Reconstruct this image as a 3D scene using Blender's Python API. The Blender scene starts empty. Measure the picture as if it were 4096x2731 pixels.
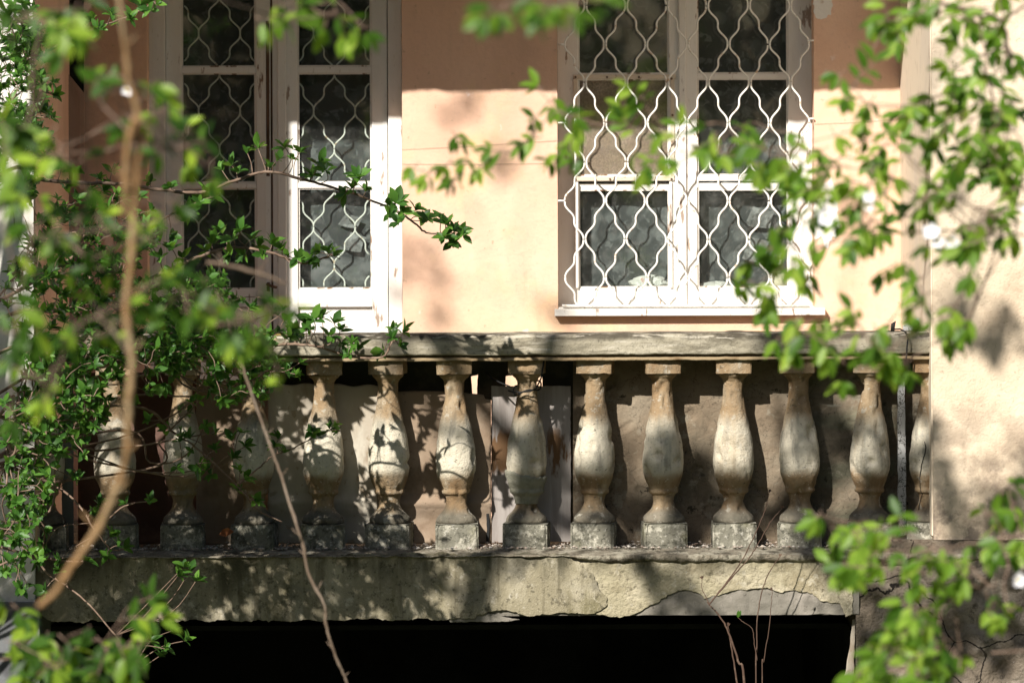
import bpy, bmesh, math, random
from mathutils import Vector, Matrix, noise
R = math.radians
sc = bpy.context.scene
COL = sc.collection

# ------------------------------------------------------------------ camera, sky, sun, exposure
CAM_D, FPX, EYE, HOR, ROLL = 20.0, 5360.0, 1.672, 100.0, R(0.22)
cam = bpy.data.cameras.new('camera')
camo = bpy.data.objects.new('camera', cam); COL.objects.link(camo)
camo.location = (0, -CAM_D, EYE)
camo.rotation_euler = (R(90), ROLL, 0)
cam.sensor_width = 36; cam.lens = 36*FPX/1024
cam.shift_y = -(341-HOR)/1024
cam.clip_end = 2000
cam.dof.use_dof = True
cam.dof.focus_distance = 19.6
cam.dof.aperture_fstop = cam.lens/1000/0.031
sc.camera = camo
w = bpy.data.worlds.new('World'); sc.world = w; w.use_nodes = True
wn = w.node_tree
sky = wn.nodes.new('ShaderNodeTexSky'); sky.sky_type = 'NISHITA'; sky.sun_disc = False
TO_SUN = Vector((-0.5, -1.0, 0.8)).normalized()
sky.sun_elevation = math.asin(TO_SUN.z); sky.sun_rotation = math.atan2(TO_SUN.x, TO_SUN.y)
bg = wn.nodes['Background']; wn.links.new(sky.outputs[0], bg.inputs[0]); bg.inputs[1].default_value = 0.05
sl = bpy.data.lights.new('sun', 'SUN'); sl.energy = 5.0; sl.angle = R(0.5); sl.color = (1, .95, .87)
so = bpy.data.objects.new('sun', sl); COL.objects.link(so)
so.rotation_euler = TO_SUN.to_track_quat('Z', 'Y').to_euler()
sc.view_settings.view_transform = 'Standard'; sc.view_settings.look = 'None'
sc.view_settings.exposure = 0.7; sc.view_settings.gamma = 1
sc.cycles.max_bounces = 8; sc.cycles.transparent_max_bounces = 12

# ------------------------------------------------------------------ helpers
TR = math.tan(ROLL)
def P(px, py, Y):
    "a point of the photograph (1024 wide) at depth Y in metres"
    x = px-(py-HOR)*TR; y = py+(px-512)*TR
    s = (CAM_D+Y)/FPX
    return Vector(((x-512)*s, Y, EYE+(HOR-y)*s))
def PX(px, Y): return (px-512)*(CAM_D+Y)/FPX
def PZ(py, Y): return EYE+(HOR-py)*(CAM_D+Y)/FPX
def nz(p, s, seed=0): return noise.noise(Vector(p)*s+Vector((seed*7.3, seed*3.1, seed*1.7)))

def tag(o, label=None, cat=None, group=None, kind=None):
    if label: o['label'] = label
    if cat: o['category'] = cat
    if group: o['group'] = group
    if kind: o['kind'] = kind
    return o
def empty(name, loc, label, cat, group=None):
    o = bpy.data.objects.new(name, None); COL.objects.link(o); o.location = loc
    o.empty_display_size = .1
    return tag(o, label, cat, group)

class MB:
    def __init__(s): s.v = []; s.f = []; s.sm = []
    def face(s, idx, smooth=False): s.f.append(tuple(idx)); s.sm.append(smooth)
    def box(s, x0, x1, y0, y1, z0, z1, jit=0):
        b = len(s.v)
        for z in (z0, z1):
            for x, y in ((x0,y0),(x1,y0),(x1,y1),(x0,y1)):
                s.v.append(Vector((x+random.uniform(-jit,jit), y, z+random.uniform(-jit,jit))))
        for q in ((0,3,2,1),(4,5,6,7),(0,1,5,4),(1,2,6,5),(2,3,7,6),(3,0,4,7)): s.face([b+i for i in q])
        return s
    def pbox(s, px0, px1, py0, py1, Y, d, jit=0):
        "a box whose front spans a pixel rectangle at depth Y, d deep"
        return s.box(PX(px0,Y), PX(px1,Y), Y, Y+d, PZ(py1,Y), PZ(py0,Y), jit)
    def tube(s, pts, rad, n=6, cap=True, wob=0):
        pts = [Vector(p) for p in pts]
        if not hasattr(rad, '__len__'): rad = [rad]*len(pts)
        b = len(s.v); t0 = (pts[1]-pts[0]).normalized()
        a = t0.orthogonal().normalized()
        for i, p in enumerate(pts):
            t = (pts[min(i+1,len(pts)-1)]-pts[max(i-1,0)])
            t = t.normalized() if t.length > 1e-9 else t0
            a = (a-t*a.dot(t));  a = a.normalized() if a.length > 1e-6 else t.orthogonal().normalized()
            c = t.cross(a)
            for k in range(n):
                r = rad[i]*(1+(random.uniform(-wob,wob) if wob else 0)); th = 2*math.pi*k/n
                s.v.append(p+a*(r*math.cos(th))+c*(r*math.sin(th)))
        for i in range(len(pts)-1):
            for k in range(n):
                s.face((b+i*n+k, b+i*n+(k+1)%n, b+(i+1)*n+(k+1)%n, b+(i+1)*n+k), True)
        if cap:
            s.face([b+k for k in range(n)][::-1]); e = b+(len(pts)-1)*n; s.face([e+k for k in range(n)])
        return s
    def poly(s, pts, d):
        "closed outline extruded by vector d"
        b = len(s.v); n = len(pts); d = Vector(d)
        s.v += [Vector(p) for p in pts]+[Vector(p)+d for p in pts]
        s.face(range(b, b+n)); s.face([b+n+i for i in range(n)][::-1])
        for i in range(n): s.face((b+i, b+n+i, b+n+(i+1)%n, b+(i+1)%n))
        return s
    def grid(s, fn, nu, nv, smooth=True):
        b = len(s.v)
        for j in range(nv+1):
            for i in range(nu+1): s.v.append(Vector(fn(i/nu, j/nv)))
        for j in range(nv):
            for i in range(nu):
                a = b+j*(nu+1)+i; s.face((a, a+1, a+nu+2, a+nu+1), smooth)
        return s
    def leaf(s, p, d, up, L, W, bend=.25):
        d = d.normalized(); sd = d.cross(up)
        sd = sd.normalized() if sd.length > 1e-5 else d.orthogonal().normalized()
        n = sd.cross(d); b = len(s.v)
        s.v.append(p.copy())
        for t, ww in ((.22,.7),(.5,1.0),(.78,.62)):
            c = p+d*(L*t)-n*(bend*L*t*t)
            e = sd*(W*.5*ww); l = n*(W*.16*ww)
            s.v += [c-e+l, c, c+e+l]
        s.v.append(p+d*L-n*(bend*L))
        for q in ((0,2,1),(0,3,2),(1,2,5,4),(2,3,6,5),(4,5,8,7),(5,6,9,8),(7,8,10),(8,9,10)): s.face([b+i for i in q], True)
    def build(s, name, m, parent=None, bevel=0):
        me = bpy.data.meshes.new(name); me.from_pydata([tuple(v) for v in s.v], [], s.f)
        me.polygons.foreach_set('use_smooth', s.sm); me.materials.append(m); me.update()
        o = bpy.data.objects.new(name, me); COL.objects.link(o)
        if parent:
            o.parent = parent
            q = parent; off = Vector((0,0,0))
            while q: off += Vector(q.location); q = q.parent
            if not s.__dict__.get('local'): o.location = -off
        if bevel:
            bv = o.modifiers.new('bevel', 'BEVEL'); bv.width = bevel; bv.segments = 2; bv.limit_method = 'ANGLE'
        return o

# ------------------------------------------------------------------ materials
def mat(name, col, layers=(), bump=(), rough=.9, spec=.15, rnd=False, metallic=0):
    m = bpy.data.materials.new(name); m.use_nodes = True
    nt = m.node_tree; N = nt.nodes; L = nt.links
    bs = N['Principled BSDF']; bs.inputs['Roughness'].default_value = rough
    bs.inputs['Specular IOR Level'].default_value = spec; bs.inputs['Metallic'].default_value = metallic
    tc = N.new('ShaderNodeTexCoord'); vec0 = tc.outputs['Object']; vec = vec0
    if rnd:
        oi = N.new('ShaderNodeObjectInfo'); mu = N.new('ShaderNodeMath'); mu.operation = 'MULTIPLY'; mu.inputs[1].default_value = 61.0
        L.new(oi.outputs['Random'], mu.inputs[0]); ad = N.new('ShaderNodeVectorMath'); ad.operation = 'ADD'
        L.new(vec0, ad.inputs[0]); L.new(mu.outputs[0], ad.inputs[1]); vec = ad.outputs[0]
    def scaled(st):
        if st == (1,1,1): return vec
        mp = N.new('ShaderNodeMapping'); mp.inputs['Scale'].default_value = st; L.new(vec, mp.inputs[0]); return mp.outputs[0]
    def ramp(src, lo, hi):
        r = N.new('ShaderNodeMapRange'); r.interpolation_type = 'SMOOTHSTEP'
        r.inputs[1].default_value = lo; r.inputs[2].default_value = hi
        L.new(src, r.inputs[0]); return r.outputs[0]
    cur = None
    for ly in layers:
        kind = ly.get('kind', 'noise')
        if kind == 'noise':
            t = N.new('ShaderNodeTexNoise'); t.inputs['Scale'].default_value = ly.get('s', 5); t.inputs['Detail'].default_value = ly.get('d', 6)
            t.inputs['Roughness'].default_value = ly.get('r', .6); t.inputs['Distortion'].default_value = ly.get('dist', 0)
            L.new(scaled(ly.get('st', (1,1,1))), t.inputs['Vector']); src = t.outputs['Fac']
        elif kind == 'crack':
            nn = N.new('ShaderNodeTexNoise'); nn.inputs['Scale'].default_value = ly.get('s', 5)*1.7; nn.inputs['Detail'].default_value = 6
            L.new(vec, nn.inputs['Vector']); ml = N.new('ShaderNodeVectorMath'); ml.operation = 'SCALE'; ml.inputs[3].default_value = ly.get('dist', .12)
            L.new(nn.outputs['Color'], ml.inputs[0]); a2 = N.new('ShaderNodeVectorMath'); a2.operation = 'ADD'
            L.new(scaled(ly.get('st', (1,1,1))), a2.inputs[0]); L.new(ml.outputs[0], a2.inputs[1])
            t = N.new('ShaderNodeTexVoronoi'); t.feature = 'DISTANCE_TO_EDGE'; t.inputs['Scale'].default_value = ly.get('s', 5)
            L.new(a2.outputs[0], t.inputs['Vector']); src = t.outputs['Distance']
        elif kind == 'vor':
            t = N.new('ShaderNodeTexVoronoi'); t.feature = 'SMOOTH_F1'; t.inputs['Scale'].default_value = ly.get('s', 5)
            L.new(scaled(ly.get('st', (1,1,1))), t.inputs['Vector']); src = t.outputs['Distance']
        elif kind == 'flat': src = None
        f = ramp(src, ly.get('lo', .45), ly.get('hi', .6)) if src else None
        for (ax, a, b) in ly.get('g', ()):
            sp = N.new('ShaderNodeSeparateXYZ'); 
            # the edge of the zone wanders with a noise
            n2 = N.new('ShaderNodeTexNoise'); n2.inputs['Scale'].default_value = ly.get('gs', 6); n2.inputs['Detail'].default_value = 5
            L.new(vec, n2.inputs['Vector']); m2 = N.new('ShaderNodeMath'); m2.operation = 'MULTIPLY_ADD'
            m2.inputs[1].default_value = ly.get('gn', .1)*2; 
            L.new(n2.outputs['Fac'], m2.inputs[0]); L.new(vec0, sp.inputs[0]); L.new(sp.outputs[ax], m2.inputs[2])
            g = ramp(m2.outputs[0], a+ly.get('gn', .1), b+ly.get('gn', .1))
            if f is None: f = g
            else:
                mm = N.new('ShaderNodeMath'); mm.operation = 'MULTIPLY'; L.new(f, mm.inputs[0]); L.new(g, mm.inputs[1]); f = mm.outputs[0]
        mm = N.new('ShaderNodeMath'); mm.operation = 'MULTIPLY'; mm.inputs[1].default_value = ly.get('f', 1); L.new(f, mm.inputs[0])
        mx = N.new('ShaderNodeMix'); mx.data_type = 'RGBA'; L.new(mm.outputs[0], mx.inputs[0])
        if cur is None: mx.inputs[6].default_value = (*col, 1)
        else: L.new(cur, mx.inputs[6])
        mx.inputs[7].default_value = (*ly['c'], 1); cur = mx.outputs[2]
    if cur is None: bs.inputs['Base Color'].default_value = (*col, 1)
    else: L.new(cur, bs.inputs['Base Color'])
    prev = None
    for (s_, strength, dist, *st) in bump:
        t = N.new('ShaderNodeTexNoise'); t.inputs['Scale'].default_value = s_; t.inputs['Detail'].default_value = 8; t.inputs['Roughness'].default_value = .65
        L.new(scaled(st[0] if st else (1,1,1)), t.inputs['Vector'])
        b = N.new('ShaderNodeBump'); b.inputs['Strength'].default_value = strength; b.inputs['Distance'].default_value = dist
        L.new(t.outputs['Fac'], b.inputs['Height'])
        if prev: L.new(prev, b.inputs['Normal'])
        prev = b.outputs[0]
    if prev: L.new(prev, bs.inputs['Normal'])
    return m

def leaf_mat(name, c0, c1, c2, trans=.45, rough=.45):
    m = bpy.data.materials.new(name); m.use_nodes = True; nt = m.node_tree; N = nt.nodes; L = nt.links
    bs = N['Principled BSDF']; out = N['Material Output']
    g = N.new('ShaderNodeNewGeometry'); cr = N.new('ShaderNodeValToRGB')
    cr.color_ramp.elements[0].color = (*c0,1); cr.color_ramp.elements[1].color = (*c2,1)
    e = cr.color_ramp.elements.new(.55); e.color = (*c1,1)
    L.new(g.outputs['Random Per Island'], cr.inputs[0]); L.new(cr.outputs[0], bs.inputs['Base Color'])
    bs.inputs['Roughness'].default_value = rough; bs.inputs['Specular IOR Level'].default_value = .35
    tr = N.new('ShaderNodeBsdfTranslucent'); hs = N.new('ShaderNodeHueSaturation'); hs.inputs['Value'].default_value = 1.9; hs.inputs['Saturation'].default_value = 1.05; hs.inputs['Hue'].default_value = .485
    L.new(cr.outputs[0], hs.inputs['Color']); L.new(hs.outputs[0], tr.inputs[0])
    mx = N.new('ShaderNodeMixShader'); mx.inputs[0].default_value = trans
    L.new(bs.outputs[0], mx.inputs[1]); L.new(tr.outputs[0], mx.inputs[2]); L.new(mx.outputs[0], out.inputs[0])
    return m

def glass_mat():
    m = bpy.data.materials.new('window_glass'); m.use_nodes = True; nt = m.node_tree; N = nt.nodes; L = nt.links
    N.remove(N['Principled BSDF']); out = N['Material Output']
    tr = N.new('ShaderNodeBsdfTransparent'); gl = N.new('ShaderNodeBsdfGlossy'); gl.inputs['Roughness'].default_value = .03
    tr.inputs[0].default_value = (.92,.95,.93,1)
    df = N.new('ShaderNodeBsdfDiffuse'); df.inputs[0].default_value = (.45,.44,.42,1)
    lw = N.new('ShaderNodeLayerWeight'); lw.inputs[0].default_value = .5
    pw = N.new('ShaderNodeMath'); pw.operation = 'POWER'; pw.inputs[1].default_value = 4; L.new(lw.outputs['Facing'], pw.inputs[0])
    fr = N.new('ShaderNodeMath'); fr.operation = 'MULTIPLY_ADD'; fr.inputs[1].default_value = .8; fr.inputs[2].default_value = .045; L.new(pw.outputs[0], fr.inputs[0])
    tc = N.new('ShaderNodeTexCoord'); t = N.new('ShaderNodeTexNoise'); t.inputs['Scale'].default_value = 2.2
    L.new(tc.outputs['Object'], t.inputs['Vector']); b = N.new('ShaderNodeBump'); b.inputs['Strength'].default_value = .06; b.inputs['Distance'].default_value = .05
    L.new(t.outputs['Fac'], b.inputs['Height']); L.new(b.outputs[0], gl.inputs['Normal'])
    mx = N.new('ShaderNodeMixShader'); L.new(fr.outputs[0], mx.inputs[0]); L.new(tr.outputs[0], mx.inputs[1]); L.new(gl.outputs[0], mx.inputs[2])
    t2 = N.new('ShaderNodeTexNoise'); t2.inputs['Scale'].default_value = 28; t2.inputs['Detail'].default_value = 8; L.new(tc.outputs['Object'], t2.inputs['Vector'])
    r = N.new('ShaderNodeMapRange'); r.inputs[1].default_value = .5; r.inputs[2].default_value = .85; r.inputs[3].default_value = .015; r.inputs[4].default_value = .09
    L.new(t2.outputs['Fac'], r.inputs[0])
    m2 = N.new('ShaderNodeMixShader'); L.new(r.outputs[0], m2.inputs[0]); L.new(mx.outputs[0], m2.inputs[1]); L.new(df.outputs[0], m2.inputs[2])
    L.new(m2.outputs[0], out.inputs[0]); return m

M = {}
M['peach'] = mat('peach_stucco', (0.694,0.448,0.324), [
    dict(c=(0.777,0.556,0.414), s=1.6, lo=.4, hi=.7, f=.7), dict(c=(0.735,0.534,0.243), s=3, lo=.55, hi=.75, f=.35),
    dict(c=(0.442,0.288,0.220), s=2.2, lo=.54, hi=.78, f=.5, st=(1,1,.4)), dict(c=(0.578,0.374,0.292), s=70, lo=.5, hi=.75, f=.4),
    dict(c=(0.862,0.832,0.876), s=9, lo=.66, hi=.70, f=.35), dict(c=(0.816,0.633,0.399), s=2, lo=.40, hi=.65, f=.3, g=((2,1.25,.7),), gn=.1), dict(c=(0.357,0.247,0.170), s=28, lo=.66, hi=.72, f=.45), dict(c=(0.469,0.326,0.229), s=3.5, lo=.56, hi=.70, f=.4, st=(2,1,.25), d=8)],
    [(240,.25,.004),(14,.25,.02)])
M['cream'] = mat('cream_stucco', (0.653,0.528,0.389), [
    dict(c=(0.746,0.618,0.474), s=1.5, lo=.4, hi=.65), dict(c=(0.415,0.300,0.211), s=4.5, lo=.52, hi=.75, f=.55),
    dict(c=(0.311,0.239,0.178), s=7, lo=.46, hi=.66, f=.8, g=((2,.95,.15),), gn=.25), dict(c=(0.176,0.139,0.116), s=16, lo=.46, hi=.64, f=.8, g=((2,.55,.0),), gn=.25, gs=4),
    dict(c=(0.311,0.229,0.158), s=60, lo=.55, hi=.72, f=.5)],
    [(120,.45,.006),(9,.4,.03)])
M['ruin'] = mat('crumbling_plaster', (0.188,0.153,0.115), [
    dict(c=(0.315,0.270,0.217), s=3.2, lo=.5, hi=.62, d=8), dict(c=(0.098,0.080,0.063), s=6, lo=.5, hi=.66, f=.85),
    dict(c=(0.045,0.036,0.028), s=22, lo=.56, hi=.7, f=.8), dict(c=(0.375,0.329,0.280), s=11, lo=.64, hi=.70, f=.6),
    dict(kind='crack', c=(0.015,0.012,0.010), s=3.1, lo=.014, hi=.003, dist=.16)],
    [(90,.6,.008),(12,.9,.04)])
M['white_wall'] = mat('white_stucco', (.66,.63,.58), [dict(c=(.52,.48,.43), s=3, lo=.5, hi=.7, f=.6), dict(c=(.4,.36,.3), s=30, lo=.55, hi=.75, f=.4)], [(150,.4,.005),(12,.3,.02)])
M['plinth_paint'] = mat('grey_plinth_plaster', (.16,.165,.17), [dict(c=(.08,.08,.085), s=6, lo=.45, hi=.7)], [(90,.4,.005)])
M['dark'] = mat('dark_interior', (.022,.022,.02), [dict(c=(.012,.012,.011), s=3)])
M['paint'] = mat('old_white_paint', (.74,.72,.68), [
    dict(c=(.58,.55,.5), s=5, lo=.45, hi=.7, f=.6, st=(1,1,.35)), dict(c=(.24,.16,.11), s=26, lo=.62, hi=.655, st=(1,1,.22), d=8, f=.85),
    dict(c=(.4,.33,.26), s=90, lo=.62, hi=.72, st=(1,1,.25), f=.5)], [(60,.35,.004,(1,1,.15)),(8,.2,.01)], rough=.55, spec=.3)
M['paint_worn'] = mat('worn_white_paint', (.68,.65,.60), [
    dict(c=(.20,.12,.075), s=17, lo=.57, hi=.62, st=(1,1,.25), d=9), dict(c=(.74,.7,.66), s=9, lo=.5, hi=.7, st=(1,1,.5), f=.6)], [(40,.6,.006,(1,1,.2))], rough=.7)
M['brown_wood'] = mat('bare_brown_wood', (.12,.07,.045), [dict(c=(.05,.035,.025), s=20, st=(1,1,.15))], [(50,.4,.004,(1,1,.15))])
M['grille'] = mat('white_grille_paint', (0.814,0.809,0.769), [dict(c=(0.450,0.281,0.147), s=45, lo=.58, hi=.68, f=.8)], rough=.5, spec=.3)
M['glass'] = glass_mat()
M['curtain'] = mat('grey_lace', (.06,.063,.066), [
    dict(kind='vor', c=(.13,.135,.14), s=17, lo=.42, hi=.25, f=.85), dict(c=(.17,.175,.18), s=24, lo=.55, hi=.62, f=.75, dist=1.2),
    dict(c=(.03,.032,.033), s=4, lo=.5, hi=.7, f=.7, st=(1,1,.3)), dict(c=(.22,.22,.23), s=2.5, lo=.58, hi=.66, f=.5, dist=.8)], [(9,.18,.02,(2,1,.08))])
M['screen'] = mat('brown_insect_screen', (0.340,0.237,0.187), [dict(c=(0.535,0.393,0.334), s=6, lo=.5, hi=.7), dict(c=(0.178,0.126,0.101), s=160, lo=.45, hi=.55, f=.5)])
M['rail'] = mat('weathered_rail_cement', (0.315,0.280,0.207), [
    dict(c=(0.420,0.380,0.294), s=7, lo=.45, hi=.62, st=(.4,1,1), d=9, r=.7), dict(c=(0.137,0.120,0.087), s=7, lo=.48, hi=.64, f=.8, st=(.4,1,1.2), d=9, r=.7),
    dict(c=(0.504,0.460,0.377), s=20, lo=.56, hi=.64, f=.65, st=(.25,1,1.6), d=9), dict(c=(0.105,0.090,0.064), s=26, lo=.54, hi=.64, f=.6, st=(.22,1,2)), 
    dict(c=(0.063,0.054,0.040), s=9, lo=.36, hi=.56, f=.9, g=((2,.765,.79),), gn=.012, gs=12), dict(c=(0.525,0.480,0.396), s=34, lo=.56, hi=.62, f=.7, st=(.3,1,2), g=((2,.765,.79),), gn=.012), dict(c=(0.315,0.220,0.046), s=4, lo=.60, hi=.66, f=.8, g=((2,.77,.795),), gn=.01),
    dict(c=(0.074,0.065,0.046), s=90, lo=.58, hi=.68, f=.5)], [(70,.6,.007),(180,.5,.004)])
M['fillet'] = mat('ochre_rail_mortar', (0.285,0.217,0.130), [dict(c=(0.180,0.120,0.065), s=9, lo=.45, hi=.65)], [(60,.6,.008)])
M['baluster'] = mat('baluster_cement', (.29,.205,.12), [
    dict(c=(.20,.125,.065), s=9, lo=.45, hi=.68, f=.85, st=(1,1,.4)), dict(c=(.34,.28,.20), s=14, lo=.5, hi=.66, f=.7, st=(1,1,.5)),
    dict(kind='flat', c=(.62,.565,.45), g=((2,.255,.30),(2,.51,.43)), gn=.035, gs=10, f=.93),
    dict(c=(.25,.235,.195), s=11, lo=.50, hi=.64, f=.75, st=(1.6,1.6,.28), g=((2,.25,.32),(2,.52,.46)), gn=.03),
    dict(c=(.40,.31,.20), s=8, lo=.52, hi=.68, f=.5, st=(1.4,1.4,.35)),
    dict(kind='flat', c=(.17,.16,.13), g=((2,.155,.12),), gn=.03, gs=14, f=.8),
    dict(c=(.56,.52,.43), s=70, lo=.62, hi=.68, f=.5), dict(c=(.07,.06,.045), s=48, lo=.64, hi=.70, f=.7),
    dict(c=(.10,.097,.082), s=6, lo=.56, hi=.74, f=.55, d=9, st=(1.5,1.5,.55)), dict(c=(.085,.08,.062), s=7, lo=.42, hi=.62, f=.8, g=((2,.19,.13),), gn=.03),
    dict(c=(.46,.43,.36), s=26, lo=.60, hi=.66, f=.6, d=9), dict(c=(.12,.105,.08), s=110, lo=.56, hi=.7, f=.5)],
    [(38,.6,.012),(140,.7,.006)], rnd=True)
M['plinth'] = mat('lichened_plinth', (.20,.19,.15), [
    dict(c=(.44,.415,.34), s=20, lo=.50, hi=.60, d=9, r=.7), dict(c=(.055,.053,.04), s=13, lo=.5, hi=.64, f=.85, d=9, r=.7), dict(c=(.5,.48,.42), s=60, lo=.60, hi=.66, f=.6),
    dict(c=(.04,.04,.03), s=70, lo=.56, hi=.66, f=.7), dict(c=(.16,.15,.07), s=9, lo=.52, hi=.68, f=.45)], [(60,.8,.010),(200,.6,.004)], rnd=True)
M['repair'] = mat('grey_mortar_patch', (0.247,0.240,0.189), [dict(c=(0.180,0.174,0.133), s=20, lo=.45, hi=.65)], [(45,.8,.01),(140,.6,.004)])
M['core'] = mat('bare_grey_concrete', (0.194,0.178,0.149), [
    dict(c=(0.288,0.259,0.224), s=6, lo=.48, hi=.65), dict(c=(0.094,0.087,0.073), s=8, lo=.52, hi=.7, f=.8), dict(c=(0.058,0.052,0.040), s=50, lo=.6, hi=.7, f=.7)], [(60,.6,.006),(160,.6,.003)])
M['coat'] = mat('grey_olive_render', (0.270,0.237,0.161), [
    dict(c=(0.389,0.347,0.253), s=5, lo=.45, hi=.60, st=(1,1,.6), d=9, r=.68), dict(c=(0.162,0.143,0.078), s=8, lo=.5, hi=.64, f=.8, st=(1,1,.4), d=9, r=.7),
    dict(c=(0.151,0.143,0.124), s=3.2, lo=.5, hi=.64, f=.7), dict(c=(0.497,0.454,0.368), s=22, lo=.57, hi=.66, f=.65, d=9, r=.7), dict(c=(0.065,0.057,0.037), s=55, lo=.55, hi=.66, f=.65),
    dict(c=(0.454,0.408,0.313), s=120, lo=.58, hi=.68, f=.5), dict(c=(0.119,0.102,0.064), s=14, lo=.52, hi=.66, f=.6, st=(1.6,1,.12)),
    dict(c=(0.054,0.049,0.032), s=5, lo=.42, hi=.60, f=.85, st=(1.4,1,.5), g=((2,-.16,-.04),), gn=.05, gs=9), dict(c=(0.049,0.044,0.028), s=4, lo=.46, hi=.6, f=.8, st=(1,1,.25), g=((0,-.4,-1.2),), gn=.2)],
    [(60,.6,.007),(190,.7,.004)])
M['coat_cream'] = mat('cream_render', (0.378,0.335,0.228), [
    dict(c=(0.475,0.422,0.307), s=5, lo=.45, hi=.6, d=9, r=.7), dict(c=(0.248,0.206,0.126), s=6, lo=.5, hi=.66, f=.7, d=9, r=.68), dict(c=(0.518,0.474,0.372), s=24, lo=.57, hi=.66, f=.6, d=9), dict(c=(0.097,0.082,0.051), s=40, lo=.58, hi=.67, f=.6),
    dict(c=(0.065,0.057,0.033), s=6, lo=.45, hi=.62, f=.8, st=(1.4,1,.5), g=((2,-.11,-.03),), gn=.05, gs=9),
    dict(kind='crack', c=(0.130,0.103,0.056), s=4.5, lo=.006, hi=.001, dist=.3, f=.5)], [(30,.9,.018),(130,.7,.005)])
M['screed'] = mat('dirty_ledge_screed', (.22,.19,.145), [dict(c=(.36,.33,.26), s=14, lo=.46, hi=.60, d=9, r=.7), dict(c=(.055,.048,.035), s=11, lo=.5, hi=.64, f=.85, d=9, r=.7), dict(c=(.05,.045,.03), s=60, lo=.55, hi=.66, f=.7)], [(50,1,.014),(170,.7,.005)])
M['sheet_white'] = mat('stained_white_board', (0.403,0.355,0.286), [
    dict(c=(0.487,0.451,0.376), s=5, lo=.45, hi=.6, st=(1.3,1,.5)), dict(c=(0.218,0.161,0.111), s=5, lo=.52, hi=.66, f=.75, st=(1.4,1,.5)), dict(c=(0.252,0.194,0.126), s=26, lo=.6, hi=.66, f=.6)], [(60,.3,.004)])
M['sheet_brown'] = mat('brown_stained_board', (0.268,0.200,0.142), [
    dict(c=(0.339,0.259,0.191), s=4, lo=.45, hi=.62), dict(c=(0.166,0.111,0.071), s=5, lo=.5, hi=.7, f=.8), dict(c=(0.284,0.163,0.098), s=7, lo=.55, hi=.7, f=.5), dict(c=(0.103,0.074,0.050), s=55, lo=.6, hi=.7, f=.5)], [(70,.35,.004)])
M['parapet'] = mat('pink_brown_plaster', (0.196,0.151,0.105), [
    dict(c=(0.239,0.197,0.144), s=4, lo=.45, hi=.62), dict(c=(0.120,0.098,0.067), s=5, lo=.5, hi=.7, f=.8, st=(.6,1,1)), dict(c=(0.164,0.176,0.121), s=4, lo=.46, hi=.62, f=.7, g=((0,.95,1.15),), gn=.12, st=(.4,1,2)),
    dict(c=(0.315,0.324,0.267), s=5, lo=.60, hi=.66, f=.8, st=(.4,1,2), g=((0,.95,1.2),)),
    dict(c=(0.038,0.032,0.022), s=16, lo=.63, hi=.67, f=.9, d=9), dict(c=(0.076,0.063,0.045), s=60, lo=.6, hi=.7, f=.5), dict(c=(.085,.075,.055), s=3, lo=.48, hi=.64, f=.65, d=9, r=.68), dict(c=(.30,.27,.21), s=14, lo=.58, hi=.66, f=.6, d=9), dict(kind='crack', c=(.03,.025,.02), s=7, lo=.012, hi=.003, dist=.3, f=.6)], [(50,.5,.006),(12,.7,.02)])
M['plywood'] = mat('grey_weathered_plywood', (0.340,0.308,0.286), [
    dict(c=(0.255,0.225,0.207), s=22, lo=.45, hi=.65, st=(1,1,.08)), dict(c=(0.145,0.083,0.043), s=9, lo=.44, hi=.50, st=(1.5,1,.35), d=8, g=((2,.25,.29),(2,.46,.40)), gn=.05, gs=18),
    dict(c=(0.425,0.399,0.367), s=30, lo=.6, hi=.7, f=.6, st=(1,1,.1))], [(45,.4,.004,(1,1,.1))])
M['grey_wood'] = mat('flaking_white_board', (0.331,0.334,0.331), [dict(c=(0.446,0.440,0.428), s=10, lo=.45, hi=.6, st=(1,1,.4)), dict(kind='crack', c=(0.043,0.039,0.034), s=26, lo=.06, hi=.02, dist=.1, st=(1.6,1,.4))], [(40,.5,.005,(1,1,.3))])
M['grey_board'] = mat('slate_grey_board', (.13,.135,.135), [dict(c=(.2,.2,.2), s=9, lo=.5, hi=.7, st=(1,1,.3))], [(40,.4,.004,(1,1,.2))])
M['black_rubber'] = mat('black_cable_rubber', (.02,.02,.02), rough=.6)
M['debris'] = mat('pale_plaster_chips', (.36,.31,.26), [dict(c=(.5,.47,.43), s=30, lo=.5, hi=.6), dict(c=(.16,.1,.07), s=18, lo=.5, hi=.6, f=.8)], [(80,.5,.004)])
M['dead_leaf'] = mat('dry_orange_leaf', (.42,.15,.05), [dict(c=(.25,.09,.04), s=40)])
M['bag'] = mat('white_plastic_film', (.55,.53,.52), [dict(c=(.7,.69,.68), s=20), dict(c=(.5,.16,.1), s=9, lo=.66, hi=.7, f=.8)], [(30,.8,.02)], rough=.3, spec=.5)
M['film'] = mat('grey_film', (.2,.2,.205), [dict(c=(.32,.32,.33), s=14, lo=.5, hi=.6, dist=1), dict(c=(.1,.1,.1), s=20, lo=.55, hi=.65)], [(30,.8,.02)], rough=.4)
M['cloth'] = mat('cream_cloth', (.62,.56,.42), [dict(c=(.45,.4,.28), s=12)], [(30,.5,.01)])
M['bark'] = mat('grey_brown_bark', (.17,.115,.085), [dict(c=(.28,.2,.15), s=30, lo=.45, hi=.65), dict(c=(.06,.045,.035), s=60, lo=.52, hi=.68, f=.7)], [(90,.5,.003)])
M['bark_tan'] = mat('tan_stem_bark', (0.275,0.163,0.076), [dict(c=(0.367,0.277,0.163), s=9, lo=.45, hi=.65), dict(c=(0.252,0.144,0.061), s=22, lo=.5, hi=.68, f=.7), dict(c=(0.367,0.385,0.102), s=6, lo=.62, hi=.7, f=.6)], [(60,.4,.003)])
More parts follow.
